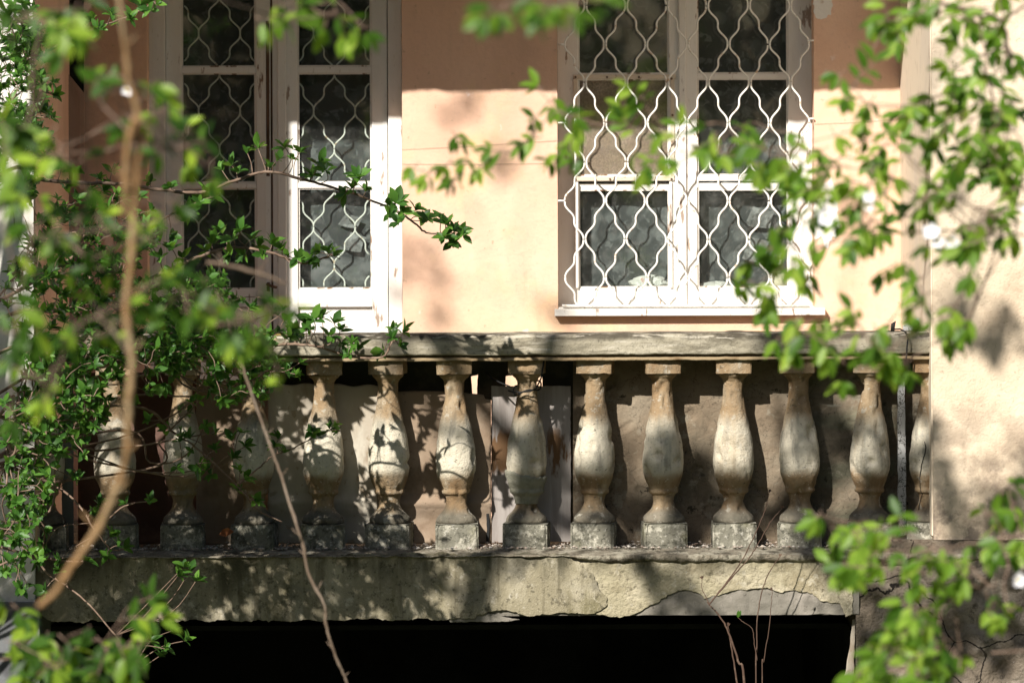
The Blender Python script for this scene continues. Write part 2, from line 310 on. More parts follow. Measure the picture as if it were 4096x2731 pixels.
M['bark_grey'] = mat('grey_stem_bark', (0.216,0.158,0.115), [dict(c=(0.288,0.225,0.173), s=9), dict(c=(0.112,0.075,0.050), s=25, lo=.5, hi=.68, f=.7)], [(60,.4,.003)])
M['twig'] = mat('bare_twig_bark', (0.084,0.052,0.038), [dict(c=(0.140,0.098,0.070), s=30, lo=.5, hi=.7)])
M['leaf_shrub'] = leaf_mat('shrub_leaf', (.025,.075,.012), (.055,.15,.022), (.115,.25,.035), .35)
M['leaf_near'] = leaf_mat('soft_spring_leaf', (.045,.115,.012), (.135,.255,.024), (.30,.43,.06), .48)
M['leaf_shaded'] = leaf_mat('shade_toned_spring_leaf', (.022,.06,.007), (.06,.14,.014), (.32,.46,.045), .45)  # darker copy of the near leaf, canopy shade put into its colour
M['leaf_wood'] = leaf_mat('added_woodland_leaf', (.02,.05,.01), (.035,.08,.015), (.06,.12,.02), .3)
M['petal'] = mat('white_petal', (.78,.77,.8), rough=.6)
M['stamen'] = mat('yellow_stamen', (.6,.5,.1))
M['ground'] = mat('grassy_ground', (.07,.085,.03), [dict(c=(.13,.1,.06), s=.8, lo=.5, hi=.65), dict(c=(.04,.06,.02), s=6, lo=.5, hi=.7)], [(9,.6,.05)])

# ------------------------------------------------------------------ ground, and an unseen wood added to darken the panes and cut sky light
GZ = -2.6
random.seed(1)
tag(MB().grid(lambda u, v: (-300+600*u, -300+600*v, GZ), 6, 6, False).build('ground', M['ground']), kind='structure')
mb = MB()
for i in range(11000):
    a = random.uniform(-1.5, 1.5); rad_ = random.uniform(26, 36); x = rad_*math.sin(a); y = -2-rad_*math.cos(a)
    if a < -.05 and a > -.95: top = 7.5+2*nz((x*.25,0,0),1)
    else: top = 13+3*nz((x*.25, 0, 0), 1)
    z = GZ+random.random()**.8*(top-GZ)
    d = Vector((random.gauss(0,1), random.gauss(0,1), random.gauss(0,.6)))
    mb.leaf(Vector((x,y,z)), d, Vector((random.gauss(0,.5),random.gauss(0,.5),1)), random.uniform(.8,1.5), random.uniform(.6,1.0))
tag(mb.build('added_woodland', M['leaf_wood']), kind='stuff')

# ------------------------------------------------------------------ house
D = 1.45            # plane of the back wall
RD = .16            # depth of the window and door recesses
LX = PX(33, -.15); RX = PX(932, -.1)
house = empty('house', (0, D, GZ), 'old peach stuccoed house with white door and grilled window behind the balcony', 'house')
ZT = 4.6
mb = MB()
xs = [LX, PX(147,D), PX(402,D), PX(557.3,D), PX(814,D), RX]
zd = 2.75
sillz = PZ(311, D)
T = .24
mb.box(LX-.3, xs[1], D, D+T, -.06, ZT)
mb.box(xs[2], xs[3], D, D+T, -.06, ZT)
mb.box(xs[4], xs[5]+.3, D, D+T, -.06, ZT)
mb.box(xs[3], xs[4], D, D+T, -.06, sillz)
mb.box(xs[1], xs[2], D, D+T, zd, ZT); mb.box(xs[3], xs[4], D, D+T, zd, ZT)
mb.box(xs[1], xs[2], D, D+T, -.06, -.02)
wall = mb.build('wall', M['peach'], house)
# flaked patches of white undercoat beside the window
def flake(cx, cy, rx, ry, Y, seed, d=.004, n=70, rough=.35):
    pts = []
    for i in range(n):
        a = 2*math.pi*i/n
        k = 1+rough*noise.noise(Vector((math.cos(a)*1.6, math.sin(a)*1.6, seed)))+rough*.6*noise.noise(Vector((math.cos(a)*6, math.sin(a)*6, seed+9)))
        pts.append(P(cx+rx*k*math.cos(a), cy+ry*k*math.sin(a), Y))
    return MB().poly(pts, (0, d, 0))
M['undercoat'] = mat('white_undercoat', (.74,.72,.68), [dict(c=(.55,.48,.4), s=14, lo=.55, hi=.68)], [(60,.5,.005)])
flake(826, 215, 13, 30, D-.003, 3).build('undercoat_patch', M['undercoat'], wall)
flake(822, 5, 10, 13, D-.003, 5).build('undercoat_patch', M['undercoat'], wall)
# side wings
mb = MB(); mb.grid(lambda u, v: (RX+3.4*u, -.1+.006*nz((RX+3.4*u, 3, GZ+(ZT+1-GZ)*v), 3), .035+(ZT+1-.035)*v), 60, 80)
mb.box(RX, RX+3.4, -.094, D+.3, .035, ZT+1)
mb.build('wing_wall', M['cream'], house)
mb = MB(); mb.box(LX-3.4, LX, -.15, D+.3, PZ(600,-.15), ZT+1)
mb.build('wing_wall', M['white_wall'], house)
mb = MB(); mb.box(LX-3.4, LX+.02, -.19, D+.3, GZ, PZ(600,-.19)); mb.build('plinth', M['plinth_paint'], house)
# inner face of the left wing carries the peach paint
MB().box(LX+.0005, LX+.006, -.13, D-.002, .02, ZT).build('painted_return', M['peach'], house)
MB().box(RX-.006, RX-.0005, -.085, D-.002, .05, ZT).build('painted_return', mat('cream_return', (.62,.53,.42), [dict(c=(.66,.56,.43), s=2.2), dict(c=(.4,.3,.2), s=14, lo=.55, hi=.7, f=.5)], [(120,.4,.005)]), house)
# crumbling pier below the right wing
PXL = PX(853.5, -.08)
def pier(u, v):
    x = PXL+.0+(3.4)*u; z = GZ+(.033-GZ)*v
    return (x, -.095-.03*nz((x,1,z), 5)-.018*nz((x,2,z), 17)-.02*(nz((x,5,z),2.2) > .08), z)
mb = MB(); mb.grid(pier, 300, 230); mb.box(PXL, PXL+3.4, -.02, D+.3, GZ, .03)
mb.build('pier', M['ruin'], house)
# dark cellar under the balcony; near-black lining added over the pier's sunlit inner side
mb = MB(); X0 = PX(20,0); X1 = PXL
mb.box(X0-.3, X1+.3, 3.4, 3.6, GZ, -.3); mb.box(X0-.2, X0, D+.3, 3.4, GZ, -.3); mb.box(X1-.012, X1-.004, -.03, 3.4, GZ, -.31); mb.box(X0-.2, X1-.013, .3, 3.39, -.33, -.312)
mb.box(X0-.3, X1, .5, 3.4, GZ+.004, GZ+.02)
mb.build('cellar', M['dark'], house)
# upper floor slab that shades the top of the wall
zsh = PZ(91, D); ez = zsh+.8*D
def eave(u, v):
    return (LX+(RX-.5-LX)*u, .0+.006*nz((u*9,0,0),1), ez+(.0 if v == 0 else .3)+(.011*nz((u*22,4,0),1)+.007*nz((u*70,4,0),1))*(v == 0))
mb = MB(); mb.grid(eave, 160, 1, False); mb.box(LX, RX-.5, .03, D, ez+.02, ez+.3)
mb.build('eave', M['white_wall'], house)
# rooms
mb = MB()
for (a, b) in ((xs[1], xs[2]), (xs[3], xs[4])):
    a -= .12; b += .12; y0 = D+T+.001
    mb.box(a-.06, a, y0, 3.2, -.3, 3.4); mb.box(b, b+.06, y0, 3.2, -.3, 3.4); mb.box(a, b, 3.1, 3.2, -.3, 3.4)
    mb.box(a, b, y0, 3.1, 3.3, 3.4); mb.box(a, b, y0, 3.1, -.3, -.2)
mb.build('interior_wall', M['dark'], house)

# ---- ogee grille wires
def ogee(p0, p1, n=18):
    out = []
    for i in range(n+1):
        t = i/n; k = t-math.sin(4*math.pi*t)/(4*math.pi)*1.12
        out.append((p0[0]+(p1[0]-p0[0])*k, p0[1]+(p1[1]-p0[1])*t))
    return out
def clip_run(pts, x0, x1, y0, y1):
    runs = []; cur = []
    for p in pts:
        if x0 <= p[0] <= x1 and y0 <= p[1] <= y1: cur.append(p)
        else:
            if len(cur) > 1: runs.append(cur)
            cur = []
    if len(cur) > 1: runs.append(cur)
    return runs

def pane_set(parent, rects, Y):
    for (a, b, c, d) in rects:
        pt = MB()
        for (e, f, g_, h) in ((a,a+1.7,c,d),(b-1.7,b,c,d),(a+1.7,b-1.7,d-1.6,d),(a+1.7,b-1.7,c,c+1.2)): pt.pbox(e, f, g_, h, Y+.011, .0105, .0006)
        pt.build('putty', M['paint_worn'], parent)
        MB().pbox(a-1.5, b+1.5, c-1.5, d+1.5, Y+.022, .004).build('pane', M['glass'], parent)

# ---- balcony door
YD = D+RD
door = MB()
for (a, b, c, d, y, t) in ((147,165,-110,560,YD-.03,.1), (388,402,-110,560,YD-.03,.1)): door.pbox(a,b,c,d,y,t)
door = door.build('door', M['paint'], house, bevel=.004)
lf = MB()
for (a, b) in ((165.6,181.5),(256,270.5)): lf.pbox(a, b, -110, 556, YD, .05)
for (c, d) in ((66,72.3),(181.8,187.3)): lf.pbox(181.5, 256, c, d, YD+.004, .04)
lf.pbox(181.5, 256, 288, 306, YD+.002, .046); lf.pbox(181.5, 256, 306, 540, YD+.014, .03); lf.pbox(181.5, 256, 540, 556, YD+.002, .046)
lf.build('door_leaf', M['paint'], door, bevel=.003)
lf = MB()
for (a, b) in ((272.5,297.5),(371.6,387.3)): lf.pbox(a, b, -110, 556, YD+.001, .05)
lf.pbox(277.5, 286, -110, 556, YD-.012, .012)
for (c, d) in ((66,72.3),(181.8,187.3)): lf.pbox(297.5, 371.6, c, d, YD+.005, .04)
lf.pbox(297.5, 371.6, 288, 306, YD+.003, .046); lf.pbox(297.5, 371.6, 309, 540, YD+.016, .03); lf.pbox(297.5, 371.6, 306, 309, YD+.022, .02); lf.pbox(297.5, 371.6, 540, 556, YD+.003, .046)
lf.build('door_leaf', M['paint'], door, bevel=.003)
st = MB(); st.pbox(269.3, 273.2, -110, 556, YD+.012, .03); st.pbox(266, 269.5, 20, 175, YD-.0015, .002, 0)
st.build('astragal', M['brown_wood'], door)
wp = MB(); wp.pbox(257, 265.5, 20, 300, YD-.001, .002); wp.build('worn_paint', M['paint_worn'], door)
rects = []
for (a, b) in ((181.5,256),(297.5,371.6)):
    for (c, d) in ((-60,66),(72.3,181.8),(187.3,288)): rects.append((a,b,c,d))
pane_set(door, rects, YD)
for (a, b, ox) in ((181.5,256,198.6),(297.5,371.6,313.6)):
    g = MB()
    for (c, d, oy) in ((-60,66,-43),(72.3,181.8,34.5),(187.3,288,150.5)):
        nodes = []
        for col in range(-2, 5):
            x0 = ox+col*41.5
            for s_ in (1, -1):
                for k in range(-1, 5):
                    ya = oy+k*38.2; yb = ya+38.2
                    xa = x0 if k % 2 == 0 else x0+20.75*s_; xb = x0+20.75*s_ if k % 2 == 0 else x0
                    for run in clip_run(ogee((xa, ya), (xb, yb)), a+1, b-1, c+.5, d-.5):
                        g.tube([P(x, y, YD+.032) for x, y in run], .0036, 5)
    g.build('grille', M['grille'], door)
hd = MB(); hd.pbox(266, 269, 281, 290, YD-.012, .012); hd.tube([P(267.5,284,YD-.01), P(267.5,284,YD-.05), P(272,286,YD-.055), P(277,287,YD-.05)], .006, 6)
hd.build('handle', M['brown_wood'], door)

# ---- window
win = MB()
win.pbox(557.3, 578, -110, 307, YD, .07); win.pbox(788, 814, -110, 307, YD, .07); win.pbox(669, 697, -110, 307, YD, .07)
win.pbox(578, 669, 288, 307, YD+.003, .06); win.pbox(697, 788, 288, 307, YD+.003, .06)
win.pbox(679, 686, -110, 305, YD-.014, .014)
win.pbox(574.5, 578, 182, 288, YD-.012, .012); win.pbox(669, 672, 182, 288, YD-.012, .012)
win = win.build('window', M['paint'], house, bevel=.003)
for (a, b) in ((578,669),(697,788)):
    for (c, d, y) in ((74.5,79.5,.006),(176,181.5,.006),(183.5,190,.013)): MB().pbox(a, b, c, d, YD+y, .048).build('glazing_bar', M['paint'], win, bevel=.002)
pane_set(win, [(a,b,c,d) for (a,b) in ((578,669),(697,788)) for (c,d) in ((-60,74.5),(79.5,176),(190,288))], YD)
sn = MB(); sn.pbox(579, 668, 80.5, 175.5, YD+.036, .004); sn.build('insect_screen', M['screen'], win)
bt = MB(); bt.pbox(573.5, 676, 74.8, 79.2, YD-.008, .007); bt.pbox(573.5, 674, 176.6, 181, YD-.008, .007); bt.pbox(573.5, 577.5, 79.2, 176.6, YD-.0075, .007); bt.pbox(670.5, 674.5, 79.2, 176.6, YD-.0075, .007)
bt.build('batten', mat('cream_batten', (.6,.52,.42), [dict(c=(.3,.2,.14), s=30, lo=.6, hi=.68)]), win, bevel=.0015)
for (x, y) in ((575.5,77),(607,77),(639,77),(671.5,78.5),(672.5,115),(610,178.8),(643,178.8),(671.5,178.8),(575.5,178.8)):
    c = P(x, y, YD-.0085); MB().tube([c, c+Vector((0,-.003,0))], .0045, 8).build('nail', M['brown_wood'], win)
fv = MB(); 
for (a,b,c,d) in ((578.5,586,80,175),(661,668.5,80,175),(586,661,80,87),(586,661,171,175.5)): fv.pbox(a,b,c,d,YD+.041,.025)
fv.build('vent_frame', M['paint_worn'], win)
hg = MB(); hg.tube([P(575.5,118,YD-.02), P(575.5,139,YD-.02)], .005, 6); hg.tube([P(575.5,145,YD-.02), P(575.5,171,YD-.02)], .006, 6); hg.tube([P(569,169,YD-.02), P(577,169,YD-.02)], .007, 6)
hg.build('hinge', M['grille'], win)
sill = MB(); sill.local = False
a = PX(553.8, D-.045); b = PX(824.5, D-.045); z1 = PZ(309, D-.045); z0 = PZ(316, D-.045)
sill.poly([(a,D-.045,z0),(b,D-.045,z0),(b,D-.045,z1),(a,D-.045,z1)], (0,.045,0)); sill.box(xs[3]+.001, xs[4]-.001, D, YD-.001, z0+.004, z1+.006)
sill.build('sill', M['paint'], win, bevel=.003)
g = MB(); YG = D-.012
rng = random.Random(5)
rows = [-33, 5.5, 44.3, 82, 122.5, 162, 200.5, 239.5, 277.6, 316]
def nodex(r, c):    # rows 44, 122, 200, 277 hold even columns
    base = 564 if r % 2 == 0 else 584.8
    h = noise.noise(Vector((r*3.3, c*5.1, 0)))
    return base+c*41.1+1.6*h
for c in range(0, 7):
    for r in range(0, 9):
        ya, yb = rows[r], rows[r+1]
        e = r % 2 == 0
        for s_ in (1, -1):
            xa = nodex(r, c if e else (c if s_ > 0 else c-1))
            # a wire runs between an even node c and the odd nodes c-1 / c beside it
            if e: xb = nodex(r+1, c if s_ > 0 else c-1)
            else: xb = nodex(r+1, c)
            lo, hi = 561.5, 812
            if not (lo <= xa <= hi and lo <= xb <= hi): continue
            ja = 1.3*(1 if xb > xa else -1)
            pts = ogee((xa+ja*.9, ya+rng.uniform(-1,1)), (xb-ja*.9, yb+rng.uniform(-1,1)))
            for run in clip_run(pts, 555, 815, -70, 306): g.tube([P(x, y, YG+rng.uniform(-.002,.002)) for x, y in run], .0039, 6)
for r in (2, 4, 6): g.tube([P(558, rows[r], YG), P(565, rows[r], YG)], .004, 5); g.tube([P(809, rows[r]-4, YG), P(814, rows[r]-4, YG)], .004, 5)
g.tube([P(562, 305, YG), P(809, 305, YG)], .004, 5)
g.build('grille', M['grille'], win)

# ---- curtains and what lies behind the panes
def curtain(a, b, name, label, seed):
    Y = YD+.092
    mb = MB(); mb.grid(lambda u, v: (a-.1+(b-a+.2)*u, Y+.006*math.sin(u*34+2*nz((u*6,v*2,seed),1))+.006*nz((u*4,v*3,seed),1), .25*(seed == 2)+.1+2.75*v), 120, 30)
    return tag(mb.build(name, M['curtain']), label, 'curtain')
curtain(xs[1], xs[2], 'lace_curtain', 'grey floral lace curtain hanging behind the panes of the balcony door', 1)
curtain(xs[3], xs[4], 'lace_curtain', 'grey floral lace curtain hanging behind the grilled window', 2)
def crumple(name, px0, px1, py0, py1, Y, d, m, seed, label, cat):
    c0 = P((px0+px1)/2, py1, Y); wx = (px1-px0)/2*(CAM_D+Y)/FPX; h = (py1-py0)*(CAM_D+Y)/FPX
    mb = MB()
    def fn(u, v):
        a = 2*math.pi*u; k = math.sin(math.pi*min(1, v*.92+.08)) ** .5
        rr = k*(1+.35*nz((math.cos(a)*2, math.sin(a)*2, v*3), 1, seed)+.25*nz((math.cos(a)*5, math.sin(a)*5, v*7), 1, seed))
        return (c0.x+wx*rr*math.cos(a), Y+d*rr*math.sin(a), c0.z+h*v*(1+.3*nz((math.cos(a), math.sin(a), 0), 1.5, seed)))
    mb.grid(fn, 36, 12); return tag(mb.build(name, m), label, cat)
crumple('plastic_bag', 632, 668, 276, 288, YD+.054, .02, M['bag'], 1, 'white plastic bag with red print behind the lower left window pane', 'bag')
crumple('plastic_bag', 700, 730, 281, 288, YD+.054, .02, M['bag'], 4, 'small white plastic film behind the lower right window pane, left corner', 'bag')
crumple('folded_cloth', 770, 788, 272, 288, YD+.054, .02, M['cloth'], 7, 'cream folded cloth in the lower right corner of the window', 'cloth')
for i, (a, b, c, d) in enumerate(((742,770,236,262),(745,775,206,228),(338,362,213,228),(343,366,232,252))):
    q = MB(); q.poly([P(a,d-4,YD+.068), P(a+8,d-1,YD+.07), P(b-5,d,YD+.072), P(b-3,c+11,YD+.07), P(b,c+5,YD+.068), P(a+14,c+2,YD+.069), P(a+8,c,YD+.07)], (0,.002,0))
    tag(q.build('paper_sheet', M['film']), ['pale crumpled film behind the lower right window pane, lower of two', 'pale crumpled film behind the lower right window pane, upper of two', 'pale paper scrap behind the lit door pane, upper of two', 'pale paper scrap behind the lit door pane, lower of two'][i], 'paper')
# wires along the wall
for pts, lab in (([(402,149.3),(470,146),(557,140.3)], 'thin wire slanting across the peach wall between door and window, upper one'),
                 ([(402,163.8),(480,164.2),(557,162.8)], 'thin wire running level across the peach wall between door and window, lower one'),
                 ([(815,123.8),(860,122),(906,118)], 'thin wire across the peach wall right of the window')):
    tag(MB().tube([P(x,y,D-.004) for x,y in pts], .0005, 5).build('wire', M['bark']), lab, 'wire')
# grey downpipe and black sheet standing in for a dark gap in the left corner
pp = MB(); pp.tube([(PX(60,D-.05), D-.05, .02), (PX(60,D-.05), D-.05, 3.0)], .017, 10)
for z in (.6, 1.5): pp.tube([(PX(60,D-.05), D-.05, z), (PX(60,D-.05), D-.05, z+.03)], .022, 10)
tag(pp.build('downpipe', M['grey_board']), 'thin grey downpipe in the shaded left corner of the balcony', 'pipe')
lp = MB(); lp.poly([P(57,60,D-.075), P(84,93,D-.075), P(84.5,345,D-.075), P(57,345,D-.075)], (0,.012,0))
lp.pbox(62.5, 64.5, 70, 345, D-.08, .006); lp.pbox(78.5, 80.5, 90, 345, D-.08, .006)
tag(lp.build('leaning_board', mat('pinkish_brown_panel', (.42,.30,.23), [dict(c=(.3,.2,.15), s=6, st=(1,1,.2), lo=.5, hi=.65)], [(60,.4,.003,(1,1,.2))])), 'pinkish brown board with slanted top standing in the shaded left corner', 'board')
sb = MB(); sb.poly([P(69,60,D-.03), P(69,100,D-.03), P(83.5,100,D-.03), P(83.5,-60,D-.03), P(69,-60,D-.03)], (0,.025,0))
tag(sb.build('dark_gap_board', M['dark']), 'narrow black sheet standing in for the dark gap above the slanted panel, upper left', 'board')

# ------------------------------------------------------------------ balcony
balc = empty('balcony', (0, .08, -.26), 'weathered cement balcony with a row of vase shaped balusters on a crumbling slab', 'balcony')
SF = -.115
SX0, SX1 = LX-.02, PXL+.012
zb = PZ(616.5, SF)
core = MB(); core.box(SX0+.05, SX1, SF+.014, D, zb+.004, -.022)
core.grid(lambda u, v: (SX0+.05+(SX1-SX0-.05)*u, SF+.012-.008*abs(nz((SX0+u*3.6, 1, v*.25),9))-.004*nz((u*3.6,2,v*.25),30), zb+.004+.012*max(0,nz((u*3.6,9,0),8))*(1-v)**8+(-.026-zb)*v), 420, 34)
slab = core.build('slab', M['core'], balc)
def rag(pts, step=3, amp=1.6, seed=0):
    "resample an outline in pixels with a ragged edge"
    out = []
    n = len(pts)
    for i in range(n):
        a = pts[i]; b = pts[(i+1) % n]; L = math.hypot(b[0]-a[0], b[1]-a[1]); k = max(1, int(L/step))
        for j in range(k):
            t = j/k; x = a[0]+(b[0]-a[0])*t; y = a[1]+(b[1]-a[1])*t
            dx = nz((x*.06,y*.06,seed),1)*amp*1.4+nz((x*.25,y*.25,seed+5),1)*amp
            dy = nz((x*.06,y*.06,seed+8),1)*amp*1.4+nz((x*.25,y*.25,seed+13),1)*amp
            out.append((x+dx, y+dy))
    return out
def coat(outl, Y, m, seed, amp=1.6, d=.005, name='render_coat'):
    return MB().poly([P(x,y,Y) for x,y in rag(outl, 2.5, amp, seed)], (0, d, 0)).build(name, m, slab, bevel=.0018)
coat([(34,556),(120,557),(220,556),(320,555),(420,553),(500,553),(568,553),(577,562),(592,572),(598,586),(607,596),(608,604),(600,611),(586,614),(560,612),(540,616),(523,614),(505,609),(494,612),(478,615),(470,618),(400,619),(300,620),(200,620),(100,621),(52,621),(36,610)], SF-.004, M['coat'], 1, 1.9)
coat([(545,562),(640,561),(700,561),(760,560),(846,560),(853,566),(853,590),(853,612),(846,616),(840,603),(820,600),(812,593),(795,590),(780,592),(768,587),(752,588),(740,589),(724,594),(705,598),(698,592),(683,590),(668,594),(655,603),(640,612),(620,617),(590,612),(560,600),(545,580)], SF+.003, M['coat_cream'], 2, 1.5)
coat([(440,612),(470,616),(480,610),(490,613),(520,619),(500,621),(450,621)], SF+.004, M['core'], 4, .8)
# screed ledge with its broken edge
mb = MB()
def ledge(u, v):
    x = SX0+(SX1+.85-SX0)*u; fr_ = SF-.014-.008*nz((x,0,0),9)-.006*nz((x,3,0),28)
    y = fr_+(.0+.12)*v
    return (x, y, -.015+.014*v+.003*nz((x,y,1),22))
mb.grid(ledge, 420, 10)
def lip(u, v):
    x = SX0+(SX1+.85-SX0)*u; fr_ = SF-.014-.008*nz((x,0,0),9)-.006*nz((x,3,0),28)
    th = .005+.023*min(1,max(0,(x-.2)*9))+.006*nz((x,7,0),7)+.007*nz((x,9,0),24)+.004*nz((x,9,0),60)
    k = math.sin(v*math.pi)
    return (x, fr_-.003*k+.016*v*v*v+.005*nz((x,v*.3,4),40)*v, -.015+.003*nz((x,fr_,1),22)-th*v)
mb.grid(lip, 420, 5)
mb.box(SX0, RX, .0, D, -.02, -.001)
mb.build('ledge', M['screed'], slab)
# bands of plaster running on over the wing
# handrail
rz1, rz0 = PZ(334.3, -.03), PZ(355, -.03)
RY0, RY1 = -.017, .2
def railf(u, v):
    x = LX+(PX(931,-.03)-LX)*u
    prof = [(RY1, rz1), (RY1-.06, rz1+.002), (.06, rz1+.002), (-.005, rz1-.001), (RY0+.002, rz1-.006), (RY0, rz1-.016), (RY0-.001, rz1-.03), (RY0, rz1-.045), (RY0, rz0+.012), (RY0+.001, rz0+.004), (RY0+.006, rz0), (.01, rz0), (.06, rz0), (RY1, rz0)]
    t = v*(len(prof)-1); i = min(int(t), len(prof)-2); k = t-i
    y = prof[i][0]*(1-k)+prof[i+1][0]*k; z = prof[i][1]*(1-k)+prof[i+1][1]*k
    e = .0022*nz((x,y*3,z*3),14)+.0016*nz((x,y*3,z*3),45)
    ch = max(0, nz((x,0,z), 11)-.28)*.03*(abs(z-rz0) < .012)+max(0, nz((x,4,z), 13)-.3)*.02*(abs(z-rz1) < .01)
    return (x, y+e+ch, z+.002*nz((x,0,0),6)+.0015*nz((x,y,0),40)*(abs(z-rz0) < .02)+ch*.4)
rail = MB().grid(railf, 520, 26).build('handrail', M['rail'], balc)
fz1, fz0 = rz0+.003, PZ(360.3, 0)
def filf(u, v):
    x = LX+(PX(930,-.03)-LX)*u
    prof = [(.02, fz1), (.008, fz0+.015), (-.004, fz0+.010), (-.008, fz0+.005), (-.007, fz0), (.16, fz0), (.16, fz1)]
    t = v*(len(prof)-1); i = min(int(t), len(prof)-2); k = t-i
    y = prof[i][0]*(1-k)+prof[i+1][0]*k; z = prof[i][1]*(1-k)+prof[i+1][1]*k
    return (x, y+.003*nz((x,y*3,z*3),20), z+.0025*nz((x,2,0),12)+.0015*nz((x,5,y),50))
MB().grid(filf, 420, 12).build('moulding', M['fillet'], rail)

# balusters
K = 1/1681.0
prof = [(384,196),(398,192),(408,178),(419,150),(432,134),(440,126),(470,123),(510,124),(560,135),(620,156),(700,196),(760,219),(820,238),(880,251),(930,257),(965,258),(1000,252),(1035,238),(1070,214),(1095,192),(1112,180),(1120,184),(1130,186),(1140,178),(1150,146),(1170,132),(1195,128),(1220,138),(1240,158),(1258,190),(1272,222),(1284,246),(1296,258),(1308,264),(1318,262),(1324,252)]
BY = .08
def make_baluster(px, seed, whole=True):
    X = PX(px, 0); rn = random.Random(seed)
    b = MB(); b.local = True
    zs = lambda y: (1480-y)*K
    # smooth the profile
    pr = []
    for i in range(len(prof)-1):
        (y0, w0), (y1, w1) = prof[i], prof[i+1]
        k = 3 if y1-y0 > 25 else 2
        for j in range(k): pr.append((y0+(y1-y0)*j/k, w0+(w1-w0)*j/k))
    pr.append(prof[-1])
    wob = rn.uniform(.97, 1.03)
    def fn(u, v):
        i = v*(len(pr)-1); i0 = min(int(i), len(pr)-2); k = i-i0
        y = pr[i0][0]*(1-k)+pr[i0+1][0]*k; ww = pr[i0][1]*(1-k)+pr[i0+1][1]*k
        a = -2*math.pi*u; r = ww/2*K*wob; ca, sa = math.cos(a), math.sin(a); z = zs(y)
        q = (ca*.07, sa*.07, z)
        r += .0026*nz(q, 22, seed)+.0016*nz(q, 70, seed)
        ch = nz(q, 20, seed+20)
        if ch > .26: r -= .035*(ch-.26)
        return (r*ca, r*sa, z)
    b.grid(fn, 56, len(pr)-1)
    # square cap with soft uneven edges
    hw = 111*K
    def cap(z0, z1, hw, tgt, taper=0, soft=.045):
        n = 10
        def side(dx, dy):
            def f(u, v):
                s = 2*u-1; e = 1-soft*max(0, abs(s)-.8)**2*20-(soft > .1)*.05*max(0, v-.82)**2*30
                k = v; h = hw*(1-taper*(1-k))
                p = Vector((dx*h*e+dy*s*h, dy*h*e-dx*s*h, z0+(z1-z0)*k))
                m_ = .003*nz(p, 20, seed)+.002*nz(p, 60, seed)-.006*max(0, nz(p, 34, seed+6)-.2)
                lo = nz((p.x,p.y,0), 30, seed+3)
                if k < .15 and lo > .2: p.z += .01*(lo-.2)
                return p+Vector((dx,dy,0))*m_
            return f
        for dx, dy in ((0,-1),(1,0),(0,1),(-1,0)): tgt.grid(side(dx,dy), 16, n, True)
        c = len(tgt.v); 
        for z in (z0, z1):
            i0 = len(tgt.v); tgt.v += [Vector((sx*hw*.985*(1-taper*(z == z0)), sy*hw*.985*(1-taper*(z == z0)), z)) for sx, sy in ((-1,-1),(1,-1),(1,1),(-1,1))]
            tgt.face([i0+i for i in (range(4) if z == z1 else (3,2,1,0))])
    cap(zs(387), zs(303), hw, b, .015)
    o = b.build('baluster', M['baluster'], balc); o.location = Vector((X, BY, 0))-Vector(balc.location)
    p = MB(); p.local = True; cap(-.012, zs(1326), 138*K*rn.uniform(.97,1.02), p, 0, .12)
    po = p.build('plinth', M['plinth'], o)
    o.rotation_euler = (R(rn.uniform(-.6,.6)), R(rn.uniform(-.9,.9)), R(rn.uniform(-6,6)))
    return o
bal = {}
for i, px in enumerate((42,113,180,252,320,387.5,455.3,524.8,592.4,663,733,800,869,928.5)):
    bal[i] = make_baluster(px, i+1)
bal[7]['label'] = 'baluster with a rough grey mortar repair round its lower bulb'
bal[13]['label'] = 'half baluster with a long dark crack against the right wall'
# mortar repair on one baluster
b = MB(); b.local = True
def rep(u, v):
    a = -2*math.pi*u; ca, sa = math.cos(a), math.sin(a)
    top = 1015+22*nz((ca,sa,0), 2.2, 4)+14*nz((ca,sa,0), 7, 4)+16*ca
    y = top+(1205-top)*v
    for i in range(len(prof)-1):
        if prof[i][0] <= y <= prof[i+1][0]:
            k = (y-prof[i][0])/(prof[i+1][0]-prof[i][0]); ww = prof[i][1]*(1-k)+prof[i+1][1]*k; break
    r = ww/2*K*1.03+.003+.005*math.sin(v*math.pi)+.0045*nz((ca*.07,sa*.07,y*K), 40, 3)
    if v == 0: r -= .009
    return (r*ca, r*sa, (1480-y)*K)
b.grid(rep, 70, 22); ro = b.build('mortar_repair', M['repair'], bal[7])
# the dark crack of the half baluster
cr = MB(); X = PX(928.5,0)
cp = [(924.2,441),(925.5,447),(924.8,453),(923,459),(921.5,464),(921,470),(920,478),(920.5,486),(921.5,492),(923,494),(921.8,499),(920.6,504),(919.5,510)]
zz = [P(x,y,-.0) for x,y in cp]
cr.local = True
pts = []
for q in zz:
    dx = q.x-X; z = q.z; y = 1480-z/K; ww = 200
    for i in range(len(prof)-1):
        if prof[i][0] <= y <= prof[i+1][0]:
            k = (y-prof[i][0])/(prof[i+1][0]-prof[i][0]); ww = prof[i][1]*(1-k)+prof[i+1][1]*k; break
    r = ww/2*K*1.0; pts.append(Vector((dx, -math.sqrt(max(1e-5, r*r-dx*dx)), z)))
cr.tube(pts, [.0012+.0022*abs(nz((i*.7,0,0),1)) for i in range(len(pts))], 5)
cr.build('crack', M['dark'], bal[13])

